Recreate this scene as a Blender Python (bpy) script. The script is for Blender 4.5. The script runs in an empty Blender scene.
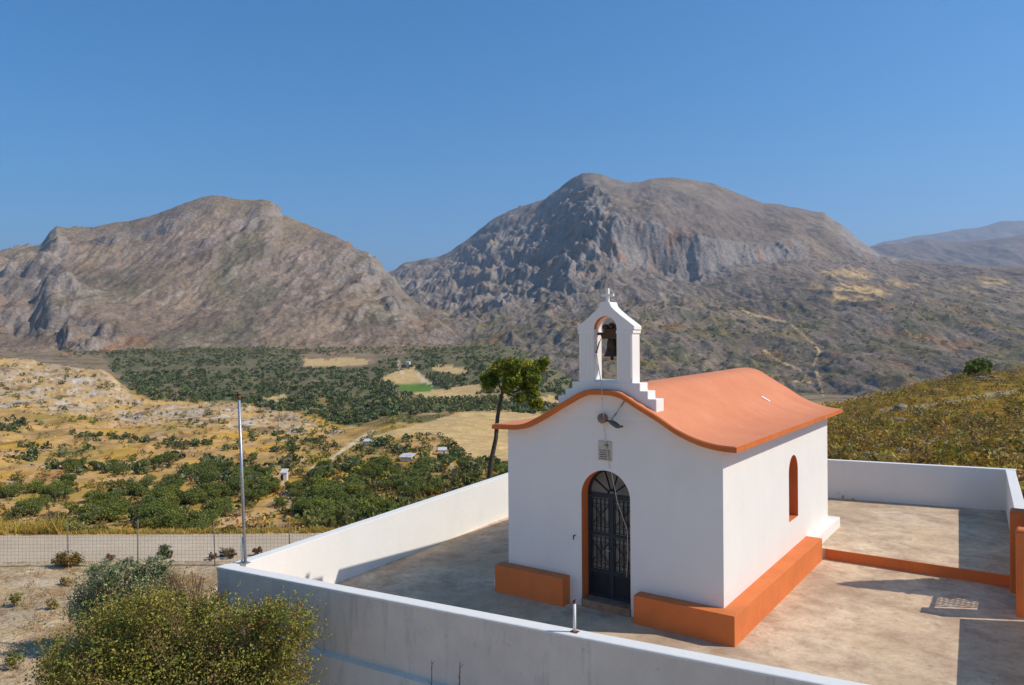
import bpy, bmesh, math, random
import numpy as np
from mathutils import Matrix, Vector

random.seed(7)
RNG = np.random.default_rng(11)
SC = bpy.context.scene
COL = SC.collection

# ------------------------------------------------------------------ camera
CAM = np.array([9.7949, -13.8348, 5.6688])
YAW, PITCH, ROLL, FPX = -.6139, .0034, -.0058, 729.79
cyw, syw = math.cos(YAW), math.sin(YAW)
cp_, sp_ = math.cos(PITCH), math.sin(PITCH)
cr_, sr_ = math.cos(ROLL), math.sin(ROLL)
RIGHT = np.array([cyw, -syw, 0.]); FWD0 = np.array([syw, cyw, 0.])
HZ = 345.0

def ray(px, py):
    r = (px - 512) / FPX; u = (342.5 - py) / FPX
    r, u = r*cr_ - u*sr_, r*sr_ + u*cr_
    fw = cp_ - u*sp_; Z = sp_ + u*cp_
    return np.array([r*cyw + fw*syw, -r*syw + fw*cyw, Z])
def on_z(px, py, z):
    d = ray(px, py); return CAM + d*((z - CAM[2])/d[2])
def at_depth(px, py, d):
    return CAM + ray(px, py)*d

cam_data = bpy.data.cameras.new('camera'); cam = bpy.data.objects.new('camera', cam_data); COL.objects.link(cam)
f3 = np.array([syw*cp_, cyw*cp_, sp_]); u3 = np.array([-syw*sp_, -cyw*sp_, cp_])
xr = cr_*RIGHT + sr_*u3; yr = -sr_*RIGHT + cr_*u3
cam.matrix_world = Matrix(((xr[0], yr[0], -f3[0], CAM[0]), (xr[1], yr[1], -f3[1], CAM[1]), (xr[2], yr[2], -f3[2], CAM[2]), (0, 0, 0, 1)))
cam_data.sensor_width = 36; cam_data.lens = FPX/1024*36
cam_data.clip_start = .1; cam_data.clip_end = 60000
SC.camera = cam

# ------------------------------------------------------------------ light
SUN_EL = math.radians(43.2); SUN_AZ = math.atan2(.891, .454)      # azimuth measured from +Y towards +X
sdir = Vector((math.sin(SUN_AZ)*math.cos(SUN_EL), math.cos(SUN_AZ)*math.cos(SUN_EL), math.sin(SUN_EL)))
sl = bpy.data.lights.new('sun', 'SUN'); sl.energy = 4.2; sl.angle = math.radians(.53); sl.color = (1, .945, .85)
so = bpy.data.objects.new('sun', sl); COL.objects.link(so)
so.rotation_euler = (-sdir).to_track_quat('-Z', 'Y').to_euler()
w = bpy.data.worlds.new('World'); SC.world = w; w.use_nodes = True
nt = w.node_tree; bg = nt.nodes['Background']
sky = nt.nodes.new('ShaderNodeTexSky'); sky.sky_type = 'NISHITA'; sky.sun_disc = False
sky.sun_elevation = SUN_EL; sky.sun_rotation = SUN_AZ
sky.altitude = 300; sky.air_density = 1.0; sky.dust_density = .2; sky.ozone_density = 5.5
hs = nt.nodes.new('ShaderNodeHueSaturation'); hs.inputs['Saturation'].default_value = 1.32; hs.inputs['Hue'].default_value = .494
nt.links.new(sky.outputs[0], hs.inputs['Color']); nt.links.new(hs.outputs[0], bg.inputs[0]); bg.inputs[1].default_value = .128
vs = SC.view_settings
vs.view_transform = 'Standard'; vs.look = 'None'; vs.gamma = 1; vs.use_curve_mapping = False; vs.exposure = 0.22
HAZE_DENSITY = 6.2e-5

# ------------------------------------------------------------------ noise
def _hash(ix, iy, seed):
    h = (ix.astype(np.int64)*374761393 + iy.astype(np.int64)*668265263 + seed*974711) & 0xffffffff
    h = ((h ^ (h >> 13))*1274126177) & 0xffffffff
    h = h ^ (h >> 16)
    return h
def pnoise(x, y, seed=0):
    x = np.asarray(x, float); y = np.asarray(y, float)
    ix = np.floor(x); iy = np.floor(y); fx = x-ix; fy = y-iy
    ux = fx*fx*fx*(fx*(fx*6-15)+10); uy = fy*fy*fy*(fy*(fy*6-15)+10)
    def g(dx, dy):
        a = _hash(ix+dx, iy+dy, seed)*(2*math.pi/4294967296.)
        return np.cos(a)*(fx-dx) + np.sin(a)*(fy-dy)
    n0 = g(0, 0)*(1-ux)+g(1, 0)*ux; n1 = g(0, 1)*(1-ux)+g(1, 1)*ux
    return (n0*(1-uy)+n1*uy)*1.5
def fbm(x, y, oct=4, seed=0, gain=.5):
    s = 0; a = 1; t = 0
    for k in range(oct):
        s = s + a*pnoise(x*2**k, y*2**k, seed+k*17); t += a; a *= gain
    return s/t
def ridged(x, y, oct=4, seed=0, gain=.55):
    s = 0; a = 1; t = 0
    for k in range(oct):
        s = s + a*(1-np.abs(pnoise(x*2**k, y*2**k, seed+k*31))*1.6); t += a; a *= gain
    return s/t
def sstep(a, b, x):
    t = np.clip((x-a)/(b-a), 0, 1); return t*t*(3-2*t)
def inpoly(x, y, poly):
    c = np.zeros(np.shape(x), bool); n = len(poly)
    for i in range(n):
        x1, y1 = poly[i]; x2, y2 = poly[(i+1) % n]
        if y1 == y2: continue
        c ^= ((y1 > y) != (y2 > y)) & (x < (x2-x1)*(y-y1)/(y2-y1)+x1)
    return c
def polydist(x, y, line):
    best = np.full(np.shape(x), 1e9)
    for (x1, y1), (x2, y2) in zip(line[:-1], line[1:]):
        dx, dy = x2-x1, y2-y1; t = np.clip(((x-x1)*dx+(y-y1)*dy)/(dx*dx+dy*dy), 0, 1)
        best = np.minimum(best, np.hypot(x-x1-t*dx, y-y1-t*dy))
    return best
def lin(r, g, b):
    f = lambda c: c/255/12.92 if c <= 10 else ((c/255+.055)/1.055)**2.4
    return np.array([f(r), f(g), f(b)])

# ------------------------------------------------------------------ materials
class NT:
    def __init__(s, name):
        s.m = bpy.data.materials.new(name); s.m.use_nodes = True; s.t = s.m.node_tree
        s.b = s.t.nodes['Principled BSDF']
    def n(s, typ, **kw):
        nd = s.t.nodes.new(typ)
        for k, v in kw.items(): setattr(nd, k, v)
        return nd
    def l(s, a, b): s.t.links.new(a, b)
    def noise(s, scale, detail=5, rough=.6, coord=None, dist=0):
        nd = s.n('ShaderNodeTexNoise'); nd.inputs['Scale'].default_value = scale; nd.inputs['Detail'].default_value = detail
        nd.inputs['Roughness'].default_value = rough; nd.inputs['Distortion'].default_value = dist
        s.l(coord if coord else s.pos(), nd.inputs['Vector']); return nd.outputs[0]
    def pos(s):
        if not hasattr(s, '_p'): s._p = s.n('ShaderNodeNewGeometry')
        return s._p.outputs['Position']
    def scaled(s, v):
        m = s.n('ShaderNodeMapping'); m.inputs['Scale'].default_value = v; s.l(s.pos(), m.inputs['Vector']); return m.outputs[0]
    def ramp(s, fac, stops):
        r = s.n('ShaderNodeValToRGB'); e = r.color_ramp.elements
        while len(e) < len(stops): e.new(.5)
        for i, (p, c) in enumerate(stops):
            e[i].position = p; e[i].color = (c, c, c, 1) if np.isscalar(c) else (*c, 1)
        s.l(fac, r.inputs[0]); return r.outputs[0]
    def mix(s, fac, a, b, blend='MIX'):
        m = s.n('ShaderNodeMix', data_type='RGBA', blend_type=blend)
        if np.isscalar(fac): m.inputs[0].default_value = fac
        else: s.l(fac, m.inputs[0])
        for i, v in ((6, a), (7, b)):
            if hasattr(v, 'links'): s.l(v, m.inputs[i])
            else: m.inputs[i].default_value = (*v, 1) if len(v) == 3 else v
        return m.outputs[2]
    def color(s, v):
        if hasattr(v, 'links'): s.l(v, s.b.inputs['Base Color'])
        else: s.b.inputs['Base Color'].default_value = (*v, 1)
        return s
    def rough(s, v, spec=.3):
        s.b.inputs['Roughness'].default_value = v; s.b.inputs['Specular IOR Level'].default_value = spec; return s
    def bump(s, h, dist, strength=1):
        b = s.n('ShaderNodeBump'); b.inputs['Distance'].default_value = dist; b.inputs['Strength'].default_value = strength
        s.l(h, b.inputs['Height']); s.l(b.outputs[0], s.b.inputs['Normal']); return s
    def attr(s, name):
        a = s.n('ShaderNodeAttribute'); a.attribute_name = name; return a.outputs['Color']

def painted(name, c, var=.1, stain=None, bump=.004, rough=.75, scale=1.2, stain_amt=.3):
    m = NT(name); c = np.array(c)
    a = m.noise(scale, 6, .6); col = m.mix(m.ramp(a, [(.3, 0), (.7, 1)]), c*(1-var), np.minimum(c*(1+var*.35), .9))
    if stain is not None:
        st = m.noise(1, 6, .65, m.scaled((1.6, 1.6, .35)))
        col = m.mix(m.ramp(st, [(.52, 0), (.78, stain_amt)]), col, stain)
    m.color(col).rough(rough, .25)
    return m.bump(m.noise(8, 9, .68), bump*3.2, .55).m
M = {}
M['white'] = painted('whitewash', (.83, .78, .705), .035, (.62, .6, .56), .003, .8, 1.0, .22)
M['white_clean'] = painted('white_paint', (.84, .79, .715), .03, None, .002)
M['terracotta'] = painted('terracotta_paint', lin(222, 124, 66), .14, lin(196, 114, 72), .003, .75, 1.4, .4)
M['trim'] = painted('orange_trim_paint', lin(212, 116, 56), .15, lin(140, 76, 48), .003, .7, 2, .5)
def roof_mat():
    m = NT('faded_roof_paint')
    a = m.noise(.9, 6, .62); col = m.mix(m.ramp(a, [(.3, 0), (.72, 1)]), lin(213, 130, 90), lin(224, 144, 102))
    b = m.noise(5, 5, .7); col = m.mix(m.ramp(b, [(.55, 0), (.8, .35)]), col, lin(190, 112, 82))
    s_ = m.noise(1, 7, .7, m.scaled((.7, 2.6, .7))); col = m.mix(m.ramp(s_, [(.54, 0), (.75, .4)]), col, lin(228, 168, 136))
    d = m.noise(22, 3, .6); col = m.mix(m.ramp(d, [(.64, 0), (.74, .45)]), col, lin(150, 92, 72))
    m.color(col).rough(.8, .2); return m.bump(m.noise(9, 8, .66), .022, .6).m
M['roof'] = roof_mat()
def concrete_mat(name, light, dark, warm):
    m = NT(name)
    a = m.noise(.9, 9, .74, None, .3)
    col = m.mix(m.ramp(a, [(.34, 0), (.62, 1)]), dark, light)
    b = m.noise(3.1, 9, .78, None, .2); col = m.mix(m.ramp(b, [(.5, 0), (.64, .75)]), col, dark)
    c = m.noise(.45, 5, .6); col = m.mix(m.ramp(c, [(.48, 0), (.68, .6)]), col, warm)
    e = m.noise(9, 8, .8); col = m.mix(m.ramp(e, [(.54, 0), (.7, .65)]), col, np.array(dark)*.55)
    g = m.noise(.35, 4, .6); col = m.mix(m.ramp(g, [(.45, 0), (.7, .5)]), col, np.array(dark)*.8)
    m.color(col).rough(.9, .2); return m.bump(m.noise(30, 6, .7), .008, .6).m
M['concrete'] = concrete_mat('courtyard_concrete', lin(230, 204, 172), lin(172, 142, 114), lin(212, 178, 136))
def render_mat():
    m = NT('cement_render')
    a = m.noise(1.1, 7, .65); col = m.mix(m.ramp(a, [(.3, 0), (.7, 1)]), lin(216, 203, 186), lin(236, 223, 204))
    b = m.noise(1, 6, .7, m.scaled((2.2, 2.2, .3))); col = m.mix(m.ramp(b, [(.55, 0), (.75, .6)]), col, lin(150, 147, 143))
    d = m.noise(5, 6, .7); col = m.mix(m.ramp(d, [(.63, 0), (.72, .5)]), col, lin(120, 115, 108))
    m.color(col).rough(.85, .2); return m.bump(m.noise(25, 5, .65), .006, .6).m
M['render'] = render_mat()
def simple(name, c, rough=.6, metal=0, spec=.4, var=.25, scale=20):
    m = NT(name); c = np.array(c)
    a = m.noise(scale, 4, .6); m.color(m.mix(m.ramp(a, [(.3, 0), (.7, 1)]), c*(1-var), np.minimum(c*(1+var), 1))).rough(rough, spec)
    m.b.inputs['Metallic'].default_value = metal; return m.m
M['galv'] = simple('galvanised_steel', (.42, .43, .44), .45, .7)
M['rust'] = simple('rusty_iron', lin(120, 70, 45), .8, .2, .3, .4, 30)
M['bronze'] = simple('dark_bronze', lin(88, 62, 46), .5, .6, .4, .35, 12)
M['iron'] = simple('black_iron', lin(34, 34, 36), .6, .3)
M['door'] = simple('dark_door_paint', lin(40, 48, 58), .5, .2, .4, .2, 8)
M['navy'] = simple('navy_door_paint', lin(24, 31, 42), .5, .1, .4, .25, 5)
M['rope'] = simple('white_rope', (.62, .60, .55), .9)
M['olive_metal'] = simple('grey_green_metal', lin(92, 98, 88), .5, .3)
M['brown_plastic'] = simple('brown_box', lin(140, 116, 96), .7)
M['plaque'] = simple('cream_marble', lin(196, 182, 164), .6, 0, .3, .15, 14)
M['ink'] = simple('dark_lettering', lin(62, 48, 42), .8)
M['bark'] = simple('grey_brown_bark', lin(92, 78, 66), .95, 0, .1, .4, 9)
M['wire'] = simple('fence_wire', lin(120, 112, 104), .7, .4)
M['tile'] = simple('worn_doorstep', lin(150, 122, 98), .85, 0, .2, .3, 6)
M['stone_white'] = simple('farmhouse_wall', lin(222, 214, 202), .9, 0, .2, .08, 2)
M['tin'] = simple('pale_sheet_roof', lin(205, 198, 192), .7, 0, .3, .1, 2)
M['hut_dark'] = simple('dark_opening', lin(45, 42, 44), .9)
def glass_mat():
    m = NT('reflection_grey_glass'); a = m.noise(3, 5, .6)  # grey reflection of sky and landscape is painted into the pane colour
    m.color(m.mix(m.ramp(a, [(.3, 0), (.7, 1)]), lin(84, 86, 82), lin(118, 116, 110))).rough(.28, .6); return m.m
M['glass'] = glass_mat()
def leaf_mat(name, trans=.25):
    m = NT(name); hsv = m.n('ShaderNodeHueSaturation'); hsv.inputs['Saturation'].default_value = 1.06; m.l(m.attr('Col'), hsv.inputs['Color']); col = hsv.outputs[0]
    m.color(col).rough(.6, .25)
    t = m.n('ShaderNodeBsdfTranslucent'); m.l(col, t.inputs[0])
    mx = m.n('ShaderNodeMixShader'); mx.inputs[0].default_value = trans
    m.l(m.b.outputs[0], mx.inputs[1]); m.l(t.outputs[0], mx.inputs[2])
    m.l(mx.outputs[0], m.t.nodes['Material Output'].inputs[0]); return m.m
M['leaf'] = leaf_mat('foliage')
def ground_mat(name, sc, bumpd, speck=0., sat=1.08):
    m = NT(name); hsv = m.n('ShaderNodeHueSaturation'); hsv.inputs['Saturation'].default_value = sat; m.l(m.attr('Col'), hsv.inputs['Color']); col = hsv.outputs[0]
    a = m.noise(sc, 7, .7); col = m.mix(1., col, m.ramp(a, [(.25, .68), (.75, 1.3)]), 'MULTIPLY')
    a2 = m.noise(sc*.16, 7, .7); col = m.mix(1., col, m.ramp(a2, [(.28, .7), (.72, 1.25)]), 'MULTIPLY')
    b = m.noise(sc*8, 6, .8); col = m.mix(1., col, m.ramp(b, [(.3, .6), (.7, 1.42)]), 'MULTIPLY')
    e = m.noise(sc*24, 4, .8); col = m.mix(1., col, m.ramp(e, [(.32, .7), (.68, 1.3)]), 'MULTIPLY')
    if speck:
        c = m.noise(sc*5.5, 7, .82); col = m.mix(m.ramp(c, [(.54, 0), (.58, speck)]), col, lin(74, 74, 56))
    m.color(col).rough(.95, .08)
    return m.bump(m.noise(sc*3, 9, .75), bumpd, .8).m
M['ground'] = ground_mat('earth', .9, .12)
M['mountain'] = ground_mat('mountain_slope', .014, 12, .36, 1.15)
def road_mat():
    m = NT('gravel_road')
    a = m.noise(1, 7, .7, m.scaled((.35, .35, 1))); col = m.mix(m.ramp(a, [(.3, 0), (.7, 1)]), lin(184, 162, 134), lin(212, 190, 162))
    b = m.noise(9, 6, .75); col = m.mix(m.ramp(b, [(.55, 0), (.75, .6)]), col, lin(140, 124, 106))
    m.color(col).rough(.95, .1); return m.bump(m.noise(14, 6, .7), .04, .7).m
M['road'] = road_mat()

# ------------------------------------------------------------------ object helpers
def mesh_np(name, V, F, mat, parent=None, col=None, smooth=False):
    me = bpy.data.meshes.new(name); V = np.asarray(V, np.float32); F = np.asarray(F, np.int32)
    k = F.shape[1]
    me.vertices.add(len(V)); me.vertices.foreach_set('co', V.ravel())
    me.loops.add(F.size); me.loops.foreach_set('vertex_index', F.ravel())
    me.polygons.add(len(F)); me.polygons.foreach_set('loop_start', np.arange(len(F), dtype=np.int32)*k)
    me.polygons.foreach_set('use_smooth', np.full(len(F), smooth))
    if col is not None:
        a = me.color_attributes.new('Col', 'FLOAT_COLOR', 'POINT')
        a.data.foreach_set('color', np.c_[col, np.ones(len(col))].astype(np.float32).ravel())
    me.update(calc_edges=True); me.validate()
    me.materials.append(mat)
    o = bpy.data.objects.new(name, me); COL.objects.link(o); o.parent = parent
    return o
class MB:
    def __init__(s): s.v = []; s.f = []; s.sm = []
    def add(s, vs, fs, smooth=False):
        b = len(s.v); s.v += [tuple(map(float, p)) for p in vs]; s.f += [tuple(i+b for i in f) for f in fs]; s.sm += [smooth]*len(fs); return s
    def box(s, x0, x1, y0, y1, z0, z1):
        return s.hexa([(x0, y0, z0), (x1, y0, z0), (x1, y1, z0), (x0, y1, z0), (x0, y0, z1), (x1, y0, z1), (x1, y1, z1), (x0, y1, z1)])
    def hexa(s, p):
        return s.add(p, [(3, 2, 1, 0), (4, 5, 6, 7), (0, 1, 5, 4), (1, 2, 6, 5), (2, 3, 7, 6), (3, 0, 4, 7)])
    def prism(s, poly, axis, a, b):
        """poly in the two other axes; extruded along axis from a to b"""
        mk = {'y': lambda p, t: (p[0], t, p[1]), 'x': lambda p, t: (t, p[0], p[1]), 'z': lambda p, t: (p[0], p[1], t)}[axis]
        n = len(poly); vs = [mk(p, a) for p in poly]+[mk(p, b) for p in poly]
        return s.add(vs, [tuple(range(n)), tuple(range(2*n-1, n-1, -1))]+[(i, n+i, n+(i+1) % n, (i+1) % n) for i in range(n)])
    def tube(s, pts, r, n=8, cap=True):
        P = [Vector(p) for p in pts]; R = r if hasattr(r, '__len__') else [r]*len(P); vs = []
        for i, p in enumerate(P):
            t = (P[min(i+1, len(P)-1)]-P[max(i-1, 0)]).normalized()
            a = t.cross(Vector((0, 0, 1)) if abs(t.z) < .9 else Vector((1, 0, 0))).normalized(); b = t.cross(a)
            vs += [p+(a*math.cos(2*math.pi*k/n)+b*math.sin(2*math.pi*k/n))*R[i] for k in range(n)]
        fs = [(i*n+k, i*n+(k+1) % n, (i+1)*n+(k+1) % n, (i+1)*n+k) for i in range(len(P)-1) for k in range(n)]
        if cap: fs += [tuple(range(n-1, -1, -1)), tuple((len(P)-1)*n+k for k in range(n))]
        return s.add(vs, fs, True)
    def lathe(s, prof, c, n=20, axis=(0, 0, 1)):
        q = Vector((0, 0, 1)).rotation_difference(Vector(axis)); c = Vector(c)
        vs = [c+q @ Vector((r*math.cos(2*math.pi*k/n), r*math.sin(2*math.pi*k/n), z)) for r, z in prof for k in range(n)]
        m = len(prof)
        fs = [(i*n+k, i*n+(k+1) % n, (i+1)*n+(k+1) % n, (i+1)*n+k) for i in range(m-1) for k in range(n)]
        fs += [tuple(range(n-1, -1, -1)), tuple((m-1)*n+k for k in range(n))]
        return s.add(vs, fs, True)
    def build(s, name, mat, parent=None, bevel=0, seg=2):
        me = bpy.data.meshes.new(name); me.from_pydata(s.v, [], s.f); me.update()
        bm = bmesh.new(); bm.from_mesh(me); bmesh.ops.recalc_face_normals(bm, faces=bm.faces[:])
        if bevel:
            es = [e for e in bm.edges if len(e.link_faces) == 2 and e.calc_face_angle(0) > .6]
            bmesh.ops.bevel(bm, geom=es, offset=bevel, segments=seg, affect='EDGES', profile=.6)
        bm.to_mesh(me); bm.free()
        if not bevel: me.polygons.foreach_set('use_smooth', s.sm) if len(me.polygons) == len(s.sm) else None
        me.materials.append(mat)
        o = bpy.data.objects.new(name, me); COL.objects.link(o); o.parent = parent; return o
def tag(o, label=None, cat=None, group=None, kind=None):
    if label: o['label'] = label
    if cat: o['category'] = cat
    if group: o['group'] = group
    if kind: o['kind'] = kind
    return o
def empty(name, loc=(0, 0, 0)):
    o = bpy.data.objects.new(name, None); COL.objects.link(o); o.location = loc; o.empty_display_size = .3; return o
def leaves(P, size, cols, aspect=.5, up=0., rng=RNG):
    """one small quad per point; returns V, F, C"""
    P = np.asarray(P); n = len(P); a = rng.normal(size=(n, 3)); a /= np.linalg.norm(a, axis=1)[:, None]
    b = rng.normal(size=(n, 3)); b -= a*(a*b).sum(1)[:, None]; b /= np.linalg.norm(b, axis=1)[:, None]
    s = (np.asarray(size)*rng.uniform(.65, 1.35, n))[:, None]; a = a*s; b = b*s*aspect
    V = np.stack([P-a, P-b*.9-a*.1, P+a, P+b*.9+a*.1], 1).reshape(-1, 3)
    return V, np.arange(4*n).reshape(-1, 4), np.repeat(cols, 4, 0)
def ellipsoid_shell(n, rad, rng=RNG, inner=.55):
    d = rng.normal(size=(n, 3)); d /= np.linalg.norm(d, axis=1)[:, None]
    return d*(inner+(1-inner)*rng.random((n, 1))**.6)*np.asarray(rad)

# ------------------------------------------------------------------ terrain height
def Y(y, d): return CAM[2]-(y-HZ)/FPX*d
# per picture column: knots (distance, height) of the ground sheet
def tbl(near, ys, tail):
    return [(d, z) for d, z in near]+[(d, Y(y, d)) for y, d in ys]+[(d, z) for d, z in tail]
NEAR_L = [(2, -.95), (14, -.85), (21.5, -.8), (25.3, -.8), (25.9, -.88), (28, -1.9), (36, -5), (60, -12)]
TAIL = [(1800, 10), (3000, -20), (24000, -80)]
VAL = [(300, 0), (400, 0)]
COLS = {
 -900: tbl(NEAR_L, [(525, 95), (498, 130), (465, 180), (436, 230), (416, 290), (402, 360), (360, 550), (358, 700), (356, 1300)], TAIL),
 0:   tbl(NEAR_L, [(522, 95), (497, 130), (464, 180), (436, 230), (416, 290), (402, 360), (352, 550), (365, 700), (351, 1300)], TAIL),
 60:  tbl(NEAR_L, [(523, 95), (497, 130), (466, 180), (440, 230), (420, 290), (404, 370), (361, 540), (375, 680), (351, 1300)], TAIL),
 100: tbl(NEAR_L, [(523, 95), (498, 130), (468, 180), (445, 230), (427, 290), (408, 380), (368, 530), (383, 640), (350, 1300)], TAIL),
 135: tbl(NEAR_L, [(523, 95), (498, 130), (468, 180), (446, 230), (429, 290), (413, 380), (391, 490), (392, 600), (349, 1300)], TAIL),
 210: tbl(NEAR_L, [(523, 95), (498, 130), (467, 180), (447, 230), (431, 290), (418, 380), (402, 470), (397, 580), (348, 1300)], TAIL),
 280: tbl(NEAR_L, [(522, 95), (496, 130), (464, 180), (447, 230), (436, 290), (424, 370), (408, 450), (398, 580), (348, 1300)], TAIL),
 340: tbl(NEAR_L, [(520, 95), (492, 130), (461, 180), (446, 230), (437, 290), (428, 350), (414, 430), (394, 600), (348, 1300)], TAIL),
 400: tbl(NEAR_L, [(516, 95), (487, 130), (459, 180), (444, 230), (432, 290), (421, 350), (408, 430), (389, 600), (348, 1300)], TAIL),
 500: tbl(NEAR_L, [(512, 95), (482, 130), (460, 180), (446, 230), (432, 290), (419, 350), (404, 440), (387, 600), (347, 1300)], TAIL),
 620: tbl([(2, -.95), (14, -.85), (22, -.8), (26, -.8), (27, -.7), (29, -1.0), (36, -3), (60, -8)], [(500, 95), (480, 130), (460, 180), (446, 230), (432, 290), (420, 350), (410, 440), (404, 600), (384, 1300)], TAIL),
 770: tbl([(2, -.95), (14, -.9), (22, -.6), (24, -.45), (26, -.4), (30, -.4), (40, -1.2), (60, -4.5)], [(470, 95), (470, 130), (460, 180), (446, 230), (434, 290), (424, 350), (410, 440), (404, 600), (384, 1300)], TAIL),
 830: tbl([(2, -.95), (14, -.9), (22, -.5), (24, -.3), (26, -.25), (30, -.2), (40, Y(456, 40)), (60, Y(433, 60))], [(407, 95), (425, 130), (440, 180), (440, 230), (434, 290), (424, 350), (410, 440), (404, 600), (384, 1300)], TAIL),
 880: tbl([(2, -.95), (14, -.9), (22, -.5), (24, -.3), (26, -.25), (30, -.2), (40, Y(456, 40)), (60, Y(431, 60))], [(399, 95), (405, 130), (425, 180), (435, 230), (434, 290), (424, 350), (410, 440), (404, 600), (384, 1300)], TAIL),
 930: tbl([(2, -.95), (14, -.9), (22, -.5), (24, -.3), (26, -.25), (30, -.2), (40, Y(456, 40)), (60, Y(429, 60))], [(401, 90), (385, 130), (405, 180), (420, 230), (426, 290), (422, 350), (410, 440), (404, 600), (384, 1300)], TAIL),
 975: tbl([(2, -.95), (14, -.9), (22, -.5), (24, -.3), (26, -.25), (30, -.2), (40, Y(456, 40)), (60, Y(428, 60))], [(400, 90), (378, 130), (395, 180), (415, 230), (424, 290), (420, 350), (410, 440), (404, 600), (384, 1300)], TAIL),
 1030: tbl([(2, -.95), (14, -.9), (22, -.5), (24, -.3), (26, -.25), (30, -.2), (40, Y(456, 40)), (60, Y(428, 60))], [(400, 90), (378, 130), (390, 180), (410, 230), (420, 290), (420, 350), (410, 440), (404, 600), (384, 1300)], TAIL),
 1900: tbl([(2, -.95), (14, -.9), (22, -.5), (24, -.3), (26, -.25), (30, -.2), (40, -.4), (60, -.8)], [(400, 90), (378, 130), (385, 180), (405, 230), (416, 290), (420, 350), (410, 440), (404, 600), (384, 1300)], TAIL)}
CX = np.array(sorted(COLS)); CT = [np.array(COLS[c]) for c in CX]
def base_smooth(px, d):
    px = np.clip(np.asarray(px, float), CX[0], CX[-1]-.01); d = np.asarray(d, float)
    shp = np.broadcast(px, d).shape; px = np.broadcast_to(px, shp).ravel(); d = np.broadcast_to(d, shp).ravel()
    Z = []
    for t in CT:
        ld = np.log(d); kx = np.log(t[:, 0])
        z = (np.interp(ld-.05, kx, t[:, 1])+np.interp(ld, kx, t[:, 1])*2+np.interp(ld+.05, kx, t[:, 1]))/4
        zn = np.interp(ld, kx, t[:, 1]); wn = sstep(28, 40, d); Z.append(zn*(1-wn)+z*wn)
    Z = np.array(Z); i = np.searchsorted(CX, px, 'right')-1
    t = (px-CX[i])/(CX[i+1]-CX[i]); t = t*t*(3-2*t); k = np.arange(len(px))
    return (Z[i, k]*(1-t)+Z[i+1, k]*t).reshape(shp)
SPUR = [(-60, 345), (0, 351), (60, 360), (100, 366), (122, 383), (140, 398), (200, 400), (250, 402), (300, 414), (345, 432), (300, 440), (240, 434), (180, 430), (130, 424), (70, 420), (40, 412), (0, 404), (-60, 400)]
def base_z(px, d):
    px, d = np.broadcast_arrays(np.asarray(px, float), np.asarray(d, float))
    z = base_smooth(px, d); r = (px-512)/FPX*d
    left = 1-sstep(560, 760, px); right = sstep(700, 830, px)
    wv = sstep(70, 120, d)*(1-sstep(1200, 2500, d)*.5)
    z = z+wv*(left+.6*right)*(3.3*fbm(r/62, d/62, 4, 3)*np.minimum(d/200, 2.2)**.5)
    z = z+sstep(450, 800, d)*(1-sstep(1300, 2600, d))*sstep(480, 700, px)*(3*fbm(r/210, d/260, 5, 33)-4*(1-ridged(r/120, d/300, 3, 34)))
    # terraces on the near slopes
    z = z+sstep(85, 110, d)*(1-sstep(220, 330, d))*left*.8*np.sin((z+fbm(r/40, d/40, 2, 9)*2)*1.9)
    # mounds of the scrubby hill behind the courtyard
    wm = sstep(27, 38, d)*(1-sstep(170, 260, d))*right
    z = z+wm*(1.0*fbm(r/16, d/13, 4, 21)+.28*ridged(r/4.5, d/3.6, 3, 22)-.1)
    # loose dirt nearby
    z = z+(1-sstep(20, 21.5, d))*.07*fbm(r/2.2, d/2.2, 4, 5)+sstep(25.6, 26.3, d)*(1-sstep(40, 80, d))*left*.16*fbm(r/1.6, d/1.6, 3, 6)
    # rocky spur
    y = HZ-(z-CAM[2])/d*FPX
    sp = np.zeros(px.shape)
    m = (d > 330) & (d < 640) & (px < 380)
    if m.any(): sp[m] = inpoly(px[m]+6*fbm(r[m]/30, d[m]/30, 2, 8), y[m], SPUR)
    z = z+sp*(3.0*ridged(r/26, d/60, 5, 13)-1.5)
    return z
CPX = np.concatenate([np.arange(-2200, -60, 24.), np.arange(-60, 1085, 1.4), np.arange(1090, 3200, 24.)])
ROWD = np.concatenate([np.linspace(2.2, 30, 120)[:-1], np.geomspace(30, 90, 90)[:-1], 1/np.linspace(1/90., 1/1400., 300), np.geomspace(1400, 24000, 44)[1:]])
GPX, GD = np.meshgrid(CPX, ROWD)
GZ = base_z(GPX, GD)
GY = HZ-(GZ-CAM[2])/GD*FPX
def world(px, d, z):
    r = (px-512)/FPX*d
    return np.stack([CAM[0]+r*RIGHT[0]+d*FWD0[0], CAM[1]+r*RIGHT[1]+d*FWD0[1], z], -1)
def grid_faces(nr, nc):
    i = np.arange((nr-1)*nc).reshape(nr-1, nc)[:, :-1].ravel()
    return np.stack([i, i+1, i+nc+1, i+nc], 1)
def hit(px, py, dmin=60.):
    """depth of the first ground seen at this column and height of the picture, beyond dmin"""
    j = int(np.argmin(np.abs(CPX-px))); k0 = int(np.searchsorted(ROWD, dmin))
    y = GY[k0:, j]; ok = np.nonzero(y <= py)[0]
    if len(ok) == 0: return None
    k = ok[0]
    if k == 0: return ROWD[k0]
    a = (y[k-1]-py)/max(y[k-1]-y[k], 1e-6); return ROWD[k0+k-1]*(1-a)+ROWD[k0+k]*a
def ground_at(x, y):
    dx, dy = x-CAM[0], y-CAM[1]
    d = dx*FWD0[0]+dy*FWD0[1]; r = dx*RIGHT[0]+dy*RIGHT[1]
    return float(base_z(512+FPX*r/d, d))
def place(px, d):
    p = world(np.array(float(px)), np.array(float(d)), base_z(px, d)); return p

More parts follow.
